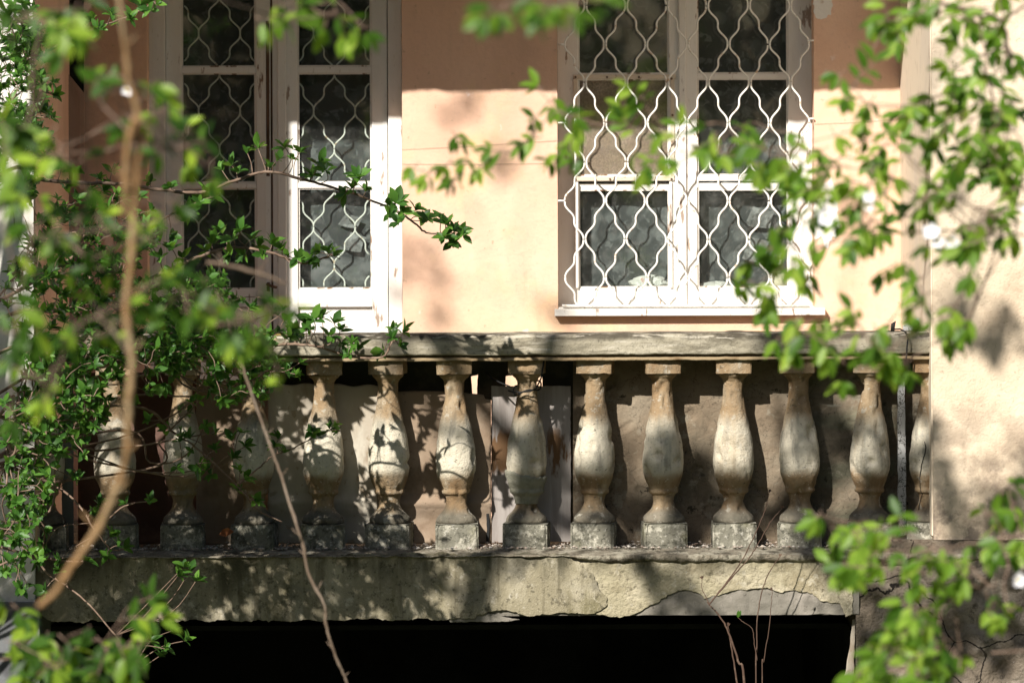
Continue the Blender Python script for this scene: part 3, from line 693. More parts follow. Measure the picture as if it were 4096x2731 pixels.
# ---- boards and sheets behind the balusters
YP = .168
def sheet(name, outl, Y, m, label, cat, seed, thick=.008, bulge=None, group=None):
    x0 = min(p[0] for p in outl); x1 = max(p[0] for p in outl); y0 = min(p[1] for p in outl); y1 = max(p[1] for p in outl)
    mb = MB(); mb.poly([P(x,y,Y) for x,y in rag(outl, 4, .5, seed)], (0, thick, 0))
    return tag(mb.build(name, m, bevel=.0015), label, cat, group)
def bent(name, px0, px1, top, bot, Y, m, label, cat, seed, lipy=None, warp=.01):
    def fn(u, v):
        px = px0+(px1-px0)*u; t = top(px); py = t+(bot-t)*v
        y = Y+warp*nz((px*.012,py*.012,seed),1)+.002*nz((px*.05,py*.05,seed),1)
        if lipy:
            q = (py-lipy)/7.0
            y -= .022*math.exp(-q*q) if py < lipy else .022*math.exp(-(q*.7)**2)
            if py > lipy: y += .008
        return P(px, py, y)
    mb = MB(); mb.grid(fn, 60, 70); o = mb.build(name, m)
    so_ = o.modifiers.new('solid', 'SOLIDIFY'); so_.thickness = .006; so_.offset = -1
    return tag(o, label, cat)
bent('cement_sheet', 268, 380, lambda x: 383+(x-268)*.02+1.2*math.sin(x*.2), 543, YP+.004, M['sheet_white'], 'white stained cement sheet with a rolled lip standing behind the left balusters', 'sheet', 1, lipy=504)
bent('cement_sheet', 377, 491, lambda x: 390.5+.0009*(x-420)**2+(4 if x > 485 else 0), 543, YP-.002, M['sheet_brown'], 'brownish cement sheet with a rolled lip left of the plywood boards', 'sheet', 2, lipy=504)
bent('crumpled_sheet', 196, 268, lambda x: 378+.05*(x-196), 544, YP+.05, M['sheet_brown'], 'crumpled brown sheet in deep shade behind the leftmost balusters', 'sheet', 5, warp=.07)
bent('brown_board', 78, 200, lambda x: 372, 546, YP+.12, mat('dark_red_brown_panel', (.12,.07,.055), [dict(c=(.2,.13,.1), s=5, lo=.5, hi=.7)], [(30,.4,.01)]), 'dark red brown board behind the second and third balusters from the left', 'board', 8, warp=.02)
for (a, b, t0, t1, lab, sd) in ((491,533,385.5,385.8,'grey weathered plywood board behind the mortar repaired baluster, left of two', 1),(534.2,570.8,385.2,385.6,'grey weathered plywood board with a brown delaminated streak, right of two', 2)):
    sheet('plywood_board', [(a,t0),(b,t1),(b,541),(a+.5,542)], YP+.004*sd, M['plywood'], lab, 'board', sd)
sheet('metal_strip', [(486.5,503),(489.5,503),(489.3,541),(486.3,541)], YP-.014, M['black_rubber'], 'thin black metal strip leaning beside the plywood boards', 'strip', 3, .004)
M['green_black'] = mat('green_black_board', (.035,.04,.03), [dict(c=(.06,.06,.045), s=14, lo=.5, hi=.65)], [(40,.4,.004)])
sheet('dark_gap_board', [(280,352),(478,352),(478,374.5),(471.5,375.5),(473,400),(280,404)], YP+.06, M['green_black'], 'greenish black board filling the gap under the handrail above the cement sheets', 'board', 21, .02)
sheet('dark_batten', [(478.5,352),(518,352),(518,375),(506,375.5),(505,400),(477,400)], YP+.07, M['green_black'], 'greenish black batten behind the looped cable under the handrail', 'board', 22, .02)
sheet('dark_batten', [(542,352),(579,352),(579,541),(567,541),(567,400),(543,400)], YP+.065, M['green_black'], 'greenish black batten under the handrail, its lower strip added to darken the plywood gap', 'board', 23, .02)  # lower strip added to close the lit gap beside the plywood
# plastered parapet panel right of the boards
def par(u, v):
    px = 573+(924-573)*u; py = 352+(552-352)*v; y = YP+.0+.012*nz((px*.012,py*.012,3),1)+.004*nz((px*.06,py*.06,6),1)
    c = nz((px*.05,py*.05,11),1)
    return P(px, py, y+.006*(c > .42))
mb = MB(); mb.grid(par, 240, 140); a = P(573,352,YP+.02); c = P(924,552,YP+.02)
mb.box(a.x, c.x, YP+.022, YP+.05, c.z, a.z)
tag(mb.build('parapet_panel', M['parapet']), 'pinkish brown plaster panel with flaked spots behind the right balusters', 'panel')
sheet('flaking_board', [(897.6,366),(904.4,364),(906.5,534),(898.2,536)], .10, M['grey_wood'], 'narrow board with flaking white paint beside the half baluster at right', 'board', 6, .02)
sheet('grey_offcut', [(903,326),(919,317.5),(919.5,360),(903,360)], .22, M['grey_wood'], 'grey board with slanted top sticking up behind the handrail at right', 'board', 7, .02)
sheet('grey_post', [(61.5,372),(73,371),(73.5,545),(62,546)], .13, M['grey_board'], 'dark grey upright board beside the leftmost baluster', 'board', 9, .02)
sheet('grey_offcut', [(366,374),(377,371),(378,386),(366,386)], YP+.2, M['grey_wood'], 'small pale board end showing above the white cement sheet', 'board', 10, .01)
sheet('leaning_board', [(852.6,619),(855.5,618),(853.5,690),(842,690),(849,652)], -.06, M['sheet_white'], 'pale splintered board leaning against the dark opening beside the pier', 'board', 12, .01)
# cable loop round the repaired baluster
cb = MB(); X = PX(524.8,0); pts = []
for i in range(41):
    a = math.pi*2*i/40; pts.append(Vector((X+.005+.052*math.cos(a), BY+.052*math.sin(a)-.004, PZ(388.5,0)-.014*math.sin(-a)*1.0+.012*math.cos(a)+.008*math.sin(3*a))))
cb.tube(pts, .0032, 6)
cb.tube([P(510,386,.03), P(500,382,.06), P(492,378,.12), P(486,372,.2)], .003, 6)
cb.tube([P(508,390,.03), P(514,392,.02), P(530,391,.01), P(536,388,.02), P(541,378,.02), P(543,366,.01), P(544,360,.02)], .003, 6)
tag(cb.build('cable', M['black_rubber']), 'thin black cable looped round the neck of the mortar repaired baluster', 'cable')
wr = MB(); wr.tube([P(906,360,-.05), P(907,347,-.052), P(908,338,-.048), P(906,332,-.03), P(900,328.5,.0), P(893,329,.06)], .003, 6)
for i in range(5): wr.tube([P(891+i*.7,331,.05), P(891.5+i,323-i*.6,.05)], .002, 5)
tag(wr.build('cable', M['black_rubber']), 'short black cable hanging over the right end of the handrail', 'cable')
# plaster chips on the floor
rng = random.Random(9); mb = MB()
for i in range(1700):
    px = rng.uniform(60, 900); Y = rng.uniform(-.04, .16); s = rng.uniform(.002, .009)*(1.6 if rng.random() < .06 else 1)
    z = .003+s*.3+.03*max(0,nz((px*.05,0,0),1)+.12)*rng.random()*max(0,(Y+.02)/.16)
    b0 = len(mb.v); c = Vector((PX(px,Y), Y, z))
    for k in range(6):
        d = (Vector((1,0,0)),Vector((-1,0,0)),Vector((0,1,0)),Vector((0,-1,0)),Vector((0,0,.6)),Vector((0,0,-.6)))[k]
        mb.v.append(c+d*s*rng.uniform(.5,1.3))
    for q in ((0,2,4),(2,1,4),(1,3,4),(3,0,4),(2,0,5),(1,2,5),(3,1,5),(0,3,5)): mb.face([b0+i_ for i_ in q])
tag(mb.build('debris', M['debris']), kind='stuff')
lf = MB(); lf.leaf(P(219,537,.0)+Vector((0,0,.012)), Vector((1,-.2,.15)), Vector((0,-.8,.6)), .06, .035, -.1); lf.leaf(P(222,538,.0)+Vector((0,0,.01)), Vector((.5,-.5,.6)), Vector((0,-1,.3)), .045, .03, .2)
tag(lf.build('dry_leaf', M['dead_leaf']), 'curled orange dead leaf lying on the slab between two left balusters', 'leaf')

# ------------------------------------------------------------------ vegetation
def curve(pts, rad, sub=6, jit=0, rn=random):
    "Catmull-Rom through points, with radii"
    P_ = [Vector(p) for p in pts]; out = []; ro_ = []
    for i in range(len(P_)-1):
        a = P_[max(i-1,0)]; b = P_[i]; c = P_[i+1]; d = P_[min(i+2,len(P_)-1)]
        for j in range(sub):
            t = j/sub
            q = .5*((2*b)+(c-a)*t+(2*a-5*b+4*c-d)*t*t+(3*b-a-3*c+d)*t**3)
            if jit: q += Vector((rn.gauss(0,jit), rn.gauss(0,jit), rn.gauss(0,jit)))
            out.append(q); ro_.append(rad[i]*(1-t)+rad[i+1]*t)
    out.append(P_[-1]); ro_.append(rad[-1]); return out, ro_
def rosette(mb, p, axis, n, L, rn, spread=1.0):
    axis = axis.normalized()
    for i in range(n):
        a = 2.4*i+rn.uniform(-.5,.5); tilt = R(rn.uniform(18, 75))*spread
        o = axis.orthogonal().normalized(); o.rotate(Matrix.Rotation(a, 3, axis))
        d = axis*math.cos(tilt)+o*math.sin(tilt)
        l = L*rn.uniform(.55,1.15)
        mb.leaf(p+axis*rn.uniform(-.3,.25)*L*.5, d, axis+Vector((rn.gauss(0,.25),rn.gauss(0,.25),.3)), l, l*rn.uniform(.42,.58), rn.uniform(.0,.35))
def spray(mb, tw, p, d, n, L, rn, droop=.35, r=.0016):
    "a twig with paired drooping leaves"
    d = d.normalized(); q = p.copy(); pts = [q.copy()]
    for i in range(n):
        d = (d+Vector((rn.gauss(0,.12), rn.gauss(0,.12), -droop*.3+rn.gauss(0,.1)))).normalized()
        q = q+d*L*rn.uniform(.35,.55); pts.append(q.copy())
        for s_ in (1,-1):
            if rn.random() < .12: continue
            sd = d.cross(Vector((rn.gauss(0,.4),-1,rn.gauss(0,.4)))).normalized()
            ld = d*.55+sd*s_*rn.uniform(.5,1.0)+Vector((0,rn.gauss(0,.35),-droop*rn.uniform(.3,1.5)))
            l = L*rn.uniform(.7,1.15)
            mb.leaf(q, ld, Vector((rn.gauss(0,.5),-.7+rn.gauss(0,.4),.8)), l, l*rn.uniform(.42,.55), rn.uniform(-.05,.3))
    mb.leaf(q, d+Vector((0,0,-droop*.5)), Vector((rn.gauss(0,.5),-.7,.8)), L, L*.48, .15)
    if tw is not None: tw.tube(pts, [r*(1-.5*i/len(pts)) for i in range(len(pts))], 4)
def grow(tw, root, targets, r0, rn, taper=.7, rmin=.0018, sag=.05):
    "join targets to a root with a spreading system of twigs; returns each target with the twig direction there"
    nodes = [(Vector(root), r0)]; out = []
    for t in sorted(targets, key=lambda t: (t-Vector(root)).length):
        best = min(nodes, key=lambda n: (n[0]-t).length+.25*(n[0]-Vector(root)).length)
        a, r = best; L = (t-a).length; r1 = max(rmin, r*taper)
        m1 = a.lerp(t,.35)+Vector((rn.gauss(0,.04),rn.gauss(0,.03),rn.gauss(0,.04)+sag))*L; m2 = a.lerp(t,.7)+Vector((rn.gauss(0,.05),rn.gauss(0,.04),rn.gauss(0,.05)+sag*.6))*L
        pts, rr = curve([a,m1,m2,t], [min(r,r1*1.5),r1*1.25,r1*1.1,r1], 4)
        tw.tube(pts, rr, 5)
        nodes.append((m2, r1*1.1)); nodes.append((t, r1)); out.append((t, (t-m2).normalized()))
    return out

# ---- shrub in focus at left, close to the balcony
rn = random.Random(21)
shrub = empty('leafy_shrub', (-2.75, -1.0, GZ), 'sharp leafy shrub with thin grey twigs growing before the left half of the balcony', 'shrub')
tr = MB(); pts, rr = curve([(-2.75,-1,GZ), (-2.6,-1.02,-1.4), (-2.5,-.95,-.4), (-2.35,-.9,.6), (-2.25,-.9,1.6), (-2.1,-.9,2.5)], [.05,.045,.04,.034,.026,.014]); tr.tube(pts, rr, 10, wob=.06)
tr.build('trunk', M['bark'], shrub)
def limb(parent, pts, Y, r, clusters, L=.042, n=(6,10), matl='leaf_shrub', bark='bark', root=None, twigl=.5):
    "one branch through pixel points at its own depth, with leaf clusters beside it"
    tw = MB(); fo = MB()
    m_ = len(pts)
    Ys = Y if hasattr(Y,'__len__') else [Y+.04*math.sin(i*1.7) for i in range(m_)]
    w_ = [P(x,y,yy) for (x,y),yy in zip(pts,Ys)]
    if root is not None: w_ = [Vector(root)]+w_
    rad = [.62*r*(1-.7*i/(len(w_)-1))+.001 for i in range(len(w_))]
    cp_, cr_ = curve(w_, rad, 7, jit=.0009, rn=rn); tw.tube(cp_, cr_, 6, wob=.12)
    for c in clusters:
        x, y = c[0], c[1]; sz = c[2] if len(c) > 2 else 1
        ymean = sum(Ys)/m_
        t = P(x, y, ymean+rn.uniform(-.1,.1))
        b = min(cp_, key=lambda q: (q-t).length)
        if (b-t).length > .012:
            mid = b.lerp(t,.5)+Vector((rn.gauss(0,.1),rn.gauss(0,.1),rn.gauss(0,.1)))*(b-t).length
            tw.tube(curve([b,mid,t],[.0022,.0018,.0015],4)[0], .0017, 5)
            ax = (t-b).normalized()
        else: ax = Vector((rn.gauss(0,.4),-.3,1))
        ax = (ax+Vector((rn.gauss(0,.3),rn.gauss(0,.3)-.2,.5))).normalized()
        rosette(fo, t, ax, rn.randint(*n), L*sz*1.12, rn)
    o = tw.build('branch', M[bark], parent)
    if fo.f: fo.build('foliage', M[matl], o)
    return o
TR0 = lambda z: (-2.4, -.95, z)
limb(shrub, [(0,175),(30,178),(70,182),(121,184),(165,190),(200,192),(230,182),(256,173.5),(273,172),(310,181),(339,189),(358,195),(395,210.5),(415,223),(426,232),(446,233.6)], [-.9,-.9,-.88,-.85,-.82,-.8,-.78,-.75,-.74,-.72,-.7,-.7,-.68,-.66,-.65,-.65], .011,
     [(36,180),(52,170),(66,186),(74,172),(100,178),(112,172),(150,182),(170,186),(205,190),(222,170),(231,165,1.2),(238,172),(247,152),(258,148,1.1),(268,166),(277,160),(285,147,1.2),(292,158),(300,152),(312,176),(318,163,1.25),(326,170),(352,188),(358,177,1.2),(345,193),(366,190),(390,206),(396,203,1.3),(402,212),(397,222,1),(388,214),(416,210),(422,217),(428,218),(441,220),(447,224,1.2),(453,229),(460,230),(463,234),(444,238),(452,242,1.1)], root=TR0(1.0))
limb(shrub, [(0,70),(43,53),(75,37),(100,27),(130,15),(152,4)], -.8, .008, [(22,62),(50,42),(60,32),(64,45),(76,38),(85,25),(92,20),(98,28),(112,15,1.2),(118,22),(140,6,1.2),(150,10),(156,4),(130,18)], root=TR0(1.6))
limb(shrub, [(0,300),(60,265),(112,232),(155,221),(185,207),(214,196)], -.7, .011, [(40,275),(75,250),(120,240),(140,228),(160,226,1.1),(170,235),(176,216),(186,210),(200,202),(212,196),(128,225),(100,245)], root=TR0(.7))
limb(shrub, [(0,318),(60,310),(120,292),(172,268),(206,254),(235,247),(265,251),(285,257),(303,263),(322,258),(332,254)], -.6, .012, [(60,300),(90,302),(130,285),(160,258,1.2),(165,280),(182,258),(172,248),(205,250),(213,242,1.2),(222,232,1.3),(232,240,1.3),(240,232,1.2),(250,240,1.3),(258,246,1.2),(262,254),(272,243,1.2),(282,250),(288,256),(297,258),(303,262),(312,258),(320,252,1.1),(328,252,1.1),(334,255),(318,262),(230,255),(245,254)], root=TR0(.6))
limb(shrub, [(0,352),(60,360),(110,362),(183,356),(206,346),(256,345),(296,344),(318,346),(336,352),(358,357),(383,356),(391,343),(399,337)], -.55, .011, [(80,352),(95,345,1.2),(105,350),(120,348),(140,355),(150,345),(165,350),(180,350),(196,340),(210,338),(225,330),(240,340),(256,338),(264,344,1.2),(272,350),(285,338),(296,330),(306,322,1.1),(300,334),(314,320,1.4),(310,330),(322,318,1.1),(334,322,1.2),(340,330),(330,336),(341,345),(352,343,1.2),(358,350,1.2),(348,354),(384,350,1.1),(392,338),(395,330,1.1),(403,332,1.1),(399,345)], root=TR0(.3))
limb(shrub, [(0,455),(37,437),(60,434),(83,426),(110,420)], -.75, .014, [(50,430),(70,422),(88,420),(95,428),(105,415,1.2)], root=TR0(.05))
limb(shrub, [(0,402),(14,410),(60,408),(116,405),(150,410),(175,433),(196,447),(236,484),(258,509),(282,521)], -.65, .009, [(100,408),(135,406),(150,420),(165,430),(215,450),(232,458),(240,470),(245,478,1.2),(238,490),(255,500),(205,470,1.2),(212,474),(200,468)], root=TR0(.2), L=.038)
limb(shrub, [(24,453),(57,451),(95,461),(143,471),(177,476),(205,470),(235,450)], -.6, .007, [(180,442),(190,438),(232,440,1.1),(240,432),(245,446)], root=TR0(.0), L=.038)
limb(shrub, [(256,470),(272,456),(294,447),(326,431),(340,430)], -.35, .0045, [(275,446,1),(278,438,1.1),(284,452),(312,432,1.1),(318,436),(330,428,1.1),(338,431,1.1)], root=P(236,484,-.6), L=.036)
limb(shrub, [(20,380),(70,345),(95,330),(118,320),(135,345),(165,365),(185,385),(215,392),(250,380),(265,372)], -.7, .009, [(90,325),(118,312),(135,340),(150,352),(175,372),(210,385),(240,380),(270,365),(278,372),(290,376),(285,368),(300,362),(296,374)], root=TR0(.3), L=.038)
limb(shrub, [(0,470),(40,478),(75,500),(95,530),(110,548)], -.85, .008, [(10,500),(30,510),(45,545),(35,540),(60,560),(92,515,1.2),(100,520),(98,505),(110,535,1.2),(118,545),(108,555),(125,548)], root=TR0(-.1))
limb(shrub, [(10,560),(50,575),(85,600),(120,640),(140,668)], -.85, .006, [(20,580),(45,590),(60,570),(85,560,1.1),(150,640,1.1),(160,655),(172,630),(185,640),(165,648),(178,575,1.1),(190,570),(196,580),(184,566)], root=TR0(-.3), L=.04)
for pp, yy in (([(60,405),(100,400),(143,394),(188,396),(206,388),(245,378)],-.5),([(30,455),(85,445),(139,431),(175,413),(190,402)],-.55),([(57,451),(100,450),(139,445),(175,439),(215,432)],-.6),([(60,442),(85,452),(132,469),(171,472),(200,470)],-.7),([(95,385),(130,378),(170,372),(214,393),(222,397),(240,392)],-.5),([(150,340),(168,362),(196,388),(206,372)],-.6),([(20,270),(45,250),(75,232),(84,262)],-.8),([(75,300),(70,270),(82,240),(95,215)],-.8),([(110,430),(150,462),(185,455),(205,425)],-.5),([(5,440),(40,400),(52,372),(60,340)],-.9),([(30,520),(55,470),(60,430),(64,400)],-.9),([(140,470),(160,440),(182,418),(200,400)],-.55),([(60,560),(90,540),(120,508),(150,500)],-.8)):
    limb(shrub, pp, yy, .0065, [(pp[-1][0],pp[-1][1]),(pp[-2][0]+6,pp[-2][1]-5)], root=TR0(.25), L=.034, n=(4,7))
# the thick of the shrub at far left
tw = MB(); fo = MB(); tg = []
for (cx, cy, rx, ry, n) in ((25,95,30,70,26),(20,160,30,45,20),(60,300,55,90,55),(150,320,80,50,36),(50,400,50,60,34),(100,230,60,45,24),(190,310,50,45,22),(20,520,26,70,22),(210,352,50,22,16),(240,375,40,30,12),(235,325,60,35,18),(45,440,40,60,18),(150,330,60,30,16),(20,60,25,60,12),(110,360,70,40,26),(20,30,20,30,8)):
    for i in range(int(n*3.5)):
        a = rn.uniform(0,6.283); k = math.sqrt(rn.random())
        tg.append(P(cx+rx*k*math.cos(a), cy+ry*k*math.sin(a), rn.uniform(-1.5,-.55)))
ends = grow(tw, TR0(.5), tg, .009, rn, .8, .0014, .03)
for (p, d) in ends:
    rosette(fo, p, d+Vector((0,-.2,.5)), rn.randint(6,10), .040*rn.uniform(.75,1.25), rn)
o = tw.build('branch', M['bark'], shrub); fo.build('foliage', M['leaf_shrub'], o)

# ---- tall tree at left, nearer: two thick stems and soft leaves, its crown throws the dappled shade
rn = random.Random(33)
tree = empty('tall_tree', (-4.2, -7.4, GZ), 'blurred near tree with bare tan stems and soft yellow green leaves at left', 'tree')
tr = MB(); pts, rr = curve([(-4.2,-7.4,GZ), (-4.1,-7.3,-.5), (-4.0,-7.0,1.5), (-3.7,-6.6,3.2), (-3.2,-6.2,4.6), (-2.7,-5.8,5.6)], [.13,.11,.1,.085,.06,.03]); tr.tube(pts, rr, 12, wob=.05)
tr.build('trunk', M['bark'], tree)
def stem(parent, pp, Y, rad, bark, root=None):
    w_ = [P(x,y,Y+.02*i) for i,(x,y) in enumerate(pp)]
    if root is not None: w_ = [Vector(root)]+w_; rad = [rad[0]*1.3]+rad
    rad = [q*.74 for q in rad]; w_ = [q+Vector((rn.gauss(0,.004),0,0)) for q in w_]
    c_, r_ = curve(w_, rad, 8, .0006, rn); r_ = [q*(1.0+.28*math.exp(-((i%11)-5)**2/1.2)) for i,q in enumerate(r_)]; tw = MB(); tw.tube(c_, r_, 9, wob=.11)
    for i in range(6, len(c_)-4, 9):
        d = Vector((rn.choice((-1,1))*rn.uniform(.5,1), rn.gauss(0,.4), rn.uniform(.2,.9))).normalized(); l = rn.uniform(.008,.03)
        tw.tube([c_[i], c_[i]+d*(r_[i]+l*.5), c_[i]+d*(r_[i]+l)+Vector((0,0,l*.2))], [r_[i]*.45, r_[i]*.33, r_[i]*.2], 5)
    return tw.build('stem', M[bark], parent), c_
s1, c1 = stem(tree, [(100,-460),(110,-200),(116,-80),(122,0),(128,40),(133,78),(137,118),(138,165),(136,210),(134,260),(133,310),(132,360),(131,410),(128,448),(120,470)], -11.6, [.004,.004,.0045,.005,.005,.006,.0075,.0075,.0075,.008,.008,.008,.008,.0078,.0075], 'bark_tan')
s2, c2 = stem(tree, [(120,470),(108,500),(95,530),(72,566),(55,590),(40,606)], -11.3, [.0075,.008,.009,.0085,.0075,.0065], 'bark_tan')
s3, c3 = stem(tree, [(136,118),(128,150),(125,185),(123,215)], -11.5, [.005,.0075,.008,.006], 'bark_tan')
s4, c4 = stem(tree, [(214,290),(232,335),(247,380),(263,433),(279,469),(296.5,528),(301,544),(312.5,573),(323.6,605),(328,624),(338,656),(343,678),(352,710)], -6.4, [.0025,.003,.0034,.0042,.0044,.0046,.0052,.0045,.0043,.0043,.004,.0036,.003], 'bark_grey', None)
nb, c5 = stem(tree, [(208,262),(230,266),(262,274),(287,283)], -9.2, [.0045,.005,.0045,.003], 'bark_grey')
def foliage_group(parent, root, pts, Y, L, rn, r0=.012, droop=.35, matl='leaf_near', bark='bark', leaves=(1,3), yj=.5, extra=.35):
    pts = list(pts)+[(p[0]+rn.gauss(0,11), p[1]+rn.gauss(0,9)) for p in pts if rn.random() < extra]; L *= 1.2; r0 *= .36; leaves = (leaves[0], leaves[1]+1)
    tw = MB(); fo = MB()
    tg = [P(p[0], p[1], Y+rn.uniform(-yj,yj)) for p in pts]
    for (p, d) in grow(tw, root, tg, r0, rn, .8, .0011, .02):
        dd = d*.5+Vector((rn.gauss(0,.5), rn.gauss(0,.3), rn.gauss(-.2,.4)))
        spray(fo, tw, p-dd.normalized()*L*.5, dd, rn.randint(*leaves), L, rn, droop)
    o = tw.build('branch', M[bark], parent); fo.build('foliage', M[matl], o); return o
foliage_group(tree, c1[56], [(98,78),(115,82),(140,84),(160,88),(170,105),(125,118),(150,128),(165,140),(188,128),(203,138),(190,150),(105,150),(75,165),(150,112),(60,150),(48,132),(190,165),(215,182)], -10.2, .037, rn, .006, matl='leaf_shaded', leaves=(1,1), extra=.3)
foliage_group(tree, c1[76], [(15,200),(22,195),(62,210),(80,218),(40,200),(50,235),(100,212),(130,225),(160,215),(175,200),(20,255),(35,265),(60,245),(85,255),(110,250),(150,240),(90,190),(30,225),(110,275),(70,275)], -10.2, .037, rn, .006, matl='leaf_shaded', leaves=(1,1), extra=.15)
foliage_group(tree, c1[88], [(150,285),(165,278),(180,286),(110,318),(105,335),(118,325),(200,298),(222,303),(235,312),(248,318),(270,305),(284,300),(215,325),(190,315),(258,330),(268,345),(275,362),(284,376),(70,325),(62,340),(250,345),(230,330),(165,305),(45,392),(43,405),(20,370),(130,300),(90,300),(205,285)], -10.6, .036, rn, .006, matl='leaf_shaded', leaves=(1,1), extra=.3)
foliage_group(tree, P(-60,700,-7.8), [(140,648),(150,640),(48,652),(60,668),(30,668),(0,600),(12,640),(25,655),(45,640),(60,652),(75,658),(68,640),(90,625),(105,640),(112,655),(120,648),(85,675),(35,675),(20,610),(130,615),(155,618),(55,668),(100,665)], -8.6, .042, rn, .006, matl='leaf_shaded', extra=.3)
foliage_group(tree, (-2.6,-8.0,2.3), [(0,120),(8,150),(22,130),(15,300),(5,330),(12,420),(10,20),(35,15),(70,8),(90,3)], -10.6, .044, rn, .006, matl='leaf_shaded')
foliage_group(tree, (-.7,-12.0,2.1), [(283,18),(300,6),(318,12),(325,30),(345,36),(360,22),(370,30),(338,12),(278,8),(335,2)], -9.6, .043, rn, .006, .6, yj=.25, leaves=(1,1), extra=.2)
foliage_group(tree, (-.2,-11.2,2.2), [(490,4),(500,12),(515,5),(545,8),(568,5),(590,1),(530,-4),(604,-3),(494,14),(549,6)], -11.4, .034, rn, .006, .6, yj=.25, leaves=(1,1), extra=.2)
# crown on the sun side: clumps stand where their shadow falls on the front (facade point, radius in px, number)
SH = Vector((-.5,-1.0,.8))
def crown(parent, blobs, t0, t1, L, rn, root, r0=.03, per=(3,6)):
    tw = MB(); fo = MB(); tg = []
    for (px, py, rx, ry, n, *yt) in blobs:
        for i in range(n):
            a = rn.uniform(0,6.283); k = math.sqrt(rn.random())
            tg.append(P(px+rx*k*math.cos(a), py+ry*k*math.sin(a), yt[0] if yt else 0)+SH*rn.uniform(t0,t1))
    for (p, d) in grow(tw, root, tg, r0, rn, .8, .003, .02):
        for j in range(2): spray(fo, tw, p, d+Vector((rn.gauss(0,.6),rn.gauss(0,.6),rn.gauss(0,.5))), rn.randint(*per), L, rn, .25)
    o = tw.build('branch', M['bark'], parent); fo.build('foliage', M['leaf_near'], o)
crown(tree, [(110,590,120,50,52),(330,590,100,45,30),(120,480,110,80,44),(245,500,60,60,22),(430,590,60,25,6),(20,420,40,180,22),(170,360,120,30,10)], 2.6, 4.2, .06, rn, (-3.7,-5.2,2.9))
crown(tree, [(980,480,70,90,12),(960,640,100,50,26),(675,580,35,25,3),(663,455,20,40,8),(608,480,18,30,4),(800,440,24,70,10),(450,340,120,14,2),(790,345,40,12,4),(870,430,26,80,12),(980,330,40,50,5),(860,590,30,30,3),(940,200,40,60,2)], 4.8, 6.4, .075, rn, (-2.9,-6.0,5.0), .04)

crown(tree, [(450,112,20,8,1,1.45),(425,290,25,20,2,1.45),(545,300,15,15,1,1.45),(528,185,15,20,1,1.45),(960,70,15,40,1),(850,250,25,25,1,1.45)], 7.2, 8.6, .07, rn, (-3.2,-6.6,5.6), .005, per=(2,4))

# ---- blossoming tree at right, out of focus
rn = random.Random(44)
bt_ = empty('blossoming_tree', (4.6, -9.5, GZ), 'out of focus fruit tree with bright green leaves and a few white blossoms at right', 'tree')
tr = MB(); pts, rr = curve([(4.6,-9.5,GZ), (4.4,-9.4,-.6), (4.0,-9.3,1.0), (3.2,-9.2,2.2), (2.4,-9.1,2.8)], [.11,.1,.08,.055,.02]); tr.tube(pts, rr, 12, wob=.05)
tr.build('trunk', M['bark'], bt_)
U = lambda l, y0: [(682.5+x/6.272, y0+y/6.272) for x, y in l]
A = U([(1100,480),(1040,600),(1140,650),(1250,130),(1290,90),(1200,100),(1440,80),(1580,20),(1760,80),(1850,60),(2000,130),(2060,60),(1970,330),(1860,370),(1700,430),(1800,520),(1900,470),(2000,560),(2080,480),(1440,660),(1550,700),(1640,740),(1560,830),(1700,640),(1850,650),(1780,950),(1900,880),(1960,930),(2080,1000),(2000,1060),(1850,1050),(1860,760),(1960,720),(2090,700),(1760,800),(2050,820),(1720,1010),(1920,620)], 0)
B = U([(1300,820),(1340,900),(1250,930),(1130,870),(960,850),(870,950),(900,1050),(1000,1030),(850,1080),(740,1020),(620,1000),(540,1060),(560,980),(640,1060),(700,1150),(480,900),(200,830),(380,820),(1040,1130),(1150,1170),(900,1200),(800,1270),(1100,1280),(1180,1380),(1020,1360),(1280,1220),(1500,1240),(1620,1250),(1350,1330),(1450,1380),(1700,1220),(1850,1400),(1960,1360),(2080,1180),(1750,1450),(1900,1480),(1320,1130),(1250,1100)], 0)+U([(840,100),(740,210),(560,150),(400,240),(520,200),(470,380),(320,330),(620,60),(900,130)], 225)+[(643,102),(632,131),(664,132),(637,155),(678,161),(705,123),(713,148),(743,124),(737,144),(579,155),(584,124),(565,112)]
Cc = U([(1180,50),(1300,260),(1400,200),(1540,120),(1640,200),(1760,180),(1800,270),(1860,100),(2000,60),(2080,50),(1470,450),(1520,430),(1560,600),(1640,620),(1700,530),(1680,700),(1030,520),(1090,570),(1000,600),(700,620),(760,560),(830,580),(690,720),(910,760),(1000,820),(960,700),(1100,690),(1190,750),(1230,660),(1300,800),(1010,990),(1320,860),(1290,610)], 225)
Dd = U([(860,500),(1000,570),(960,700),(930,800),(1100,560),(1090,640),(1180,600),(1250,610),(1310,640),(1160,690),(1080,830),(1090,900),(1210,790),(1240,840),(1350,740),(1400,840),(1500,780),(1490,880),(1620,730),(1700,800),(1580,900),(1750,900),(1800,690),(1920,720),(2080,720),(2130,640),(2040,340),(2000,370),(1890,460),(1950,480),(2080,480),(1960,560),(1950,980),(1910,1110),(2050,1120),(2000,1060)], 432.75)
E = U([(1440,1080),(1600,1080),(1700,1050),(1530,1130),(1280,1210),(1390,1220),(1550,1190),(1480,1300),(1640,1290),(1320,1340),(1200,1400),(1140,1470),(1080,1530),(1290,1500),(1420,1410),(1560,1460),(1680,1410),(1700,1490),(1610,1340),(1430,1520),(1350,1280),(1500,1400),(1250,1330)], 432.75)
mid = [(415,167),(427,174),(450,180),(458,137),(466,160),(501,152),(519,147),(533,139),(535,118),(537,86),(445,165),(485,158)]
foliage_group(bt_, (2.6,-9.1,2.4), A, -8.6, .039, rn, .010, .4, leaves=(1,2), extra=.75)
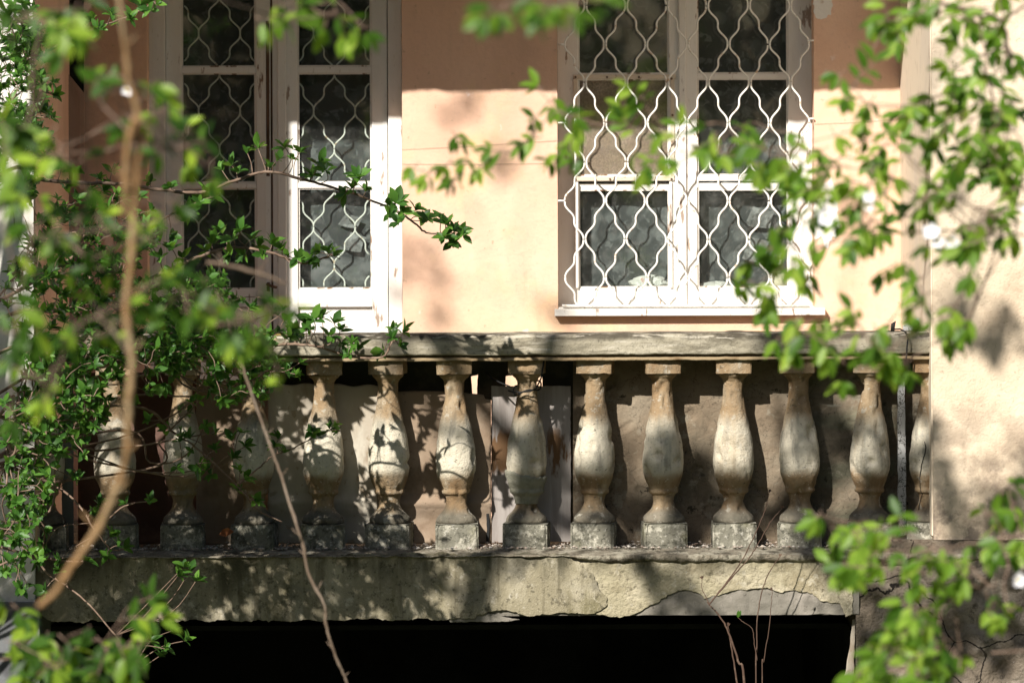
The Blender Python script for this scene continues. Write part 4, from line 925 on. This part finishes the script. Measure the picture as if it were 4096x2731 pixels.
foliage_group(bt_, (2.3,-9.0,1.9), B, -8.6, .039, rn, .008, .4, leaves=(1,2), extra=.45)
foliage_group(bt_, (2.4,-9.0,1.4), Cc, -8.8, .039, rn, .008, .7, leaves=(1,1), extra=.3)
foliage_group(bt_, (2.5,-9.0,.9), Dd, -8.8, .039, rn, .008, .7, leaves=(1,1), extra=.3)
foliage_group(bt_, (2.4,-9.0,.5), E, -9.2, .040, rn, .008, .5, leaves=(1,2))
foliage_group(bt_, P(640,150,-8.4), mid, -8.2, .036, rn, .003, .3, leaves=(1,1), yj=.15)
def blossom(parent, p, r, rn):
    mb = MB(); ax = Vector((rn.gauss(0,.4),-1,rn.gauss(.1,.4))).normalized(); o = ax.orthogonal().normalized()
    for k in range(5):
        q = o.copy(); q.rotate(Matrix.Rotation(k*1.2566+rn.uniform(-.15,.15), 3, ax)); mb.leaf(p, q+ax*rn.uniform(.2,.5), ax, r*rn.uniform(.9,1.1), r*.85, -.15)
    b = mb.build('blossom', M['petal'], parent)
    s_ = MB()
    for k in range(8):
        q = o.copy(); q.rotate(Matrix.Rotation(k*.785, 3, ax)); s_.tube([p, p+(ax+q*.5)*r*.35], .0008, 4)
    s_.build('stamen', M['stamen'], b)
for (x, y, r) in ((931,232,.021),(952,240,.019),(938,240,.018),(870,197,.016),(866,206,.017),(826,216,.022),(1022,205,.014),(1018,580,.018)):
    blossom(bt_, P(x, y, -9.1), r, rn)
blossom(tree, P(126,90,-8.9), .016, rn)

# ---- bare sapling in front of the slab at right
rn = random.Random(55)
sap = empty('bare_sapling', (P(760,690,-.45).x, -.45, GZ), 'thin bare twigs rising from below in front of the right part of the slab', 'sapling')
def twig(pp, rad, Y=-.45):
    c_, r_ = curve([P(x,y,Y+.01*i) for i,(x,y) in enumerate(pp)], [rad*.74*(1-.6*i/(len(pp)-1)) for i in range(len(pp))], 7, .0007, rn); MB_ = MB(); MB_.tube(c_, r_, 6, wob=.12); return MB_
tws = [([(752,1000),(745,700),(738,660),(727,628),(717,612),(709,604)], .0075), ([(728,1000),(741,720),(738,690),(732,650),(728,625)], .007), ([(709,604),(720,590),(738,566),(752,540),(763,515),(768,498),(769,492)], .0038), ([(709,604),(735,573),(750,556),(760,540),(770,522),(782,508)], .0038),
       ([(709,604),(706,596),(702,588),(702,578)], .0028), ([(757,1000),(756,680),(757,650),(757,620),(762,590),(770,570),(780,556)], .0045), ([(764,1000),(762,690),(764,660),(770,620),(772,590)], .0038), ([(757,660),(754,640),(752,628),(742,620),(738,617)], .0025)]
for i, (pp, r_) in enumerate(tws):
    o = twig(pp, r_).build('twig', M['twig'], sap)
    e = P(pp[-1][0], pp[-1][1], -.45+.01*(len(pp)-1)); bu = MB()
    for k in range(3): bu.leaf(e, Vector((rn.gauss(0,.5),rn.gauss(0,.3),1)), Vector((0,-1,.2)), .014 if i != 7 else .03, .006 if i != 7 else .013, 0)
    bu.build('bud', M['leaf_shrub'] if i in (7,) else M['twig'], o)
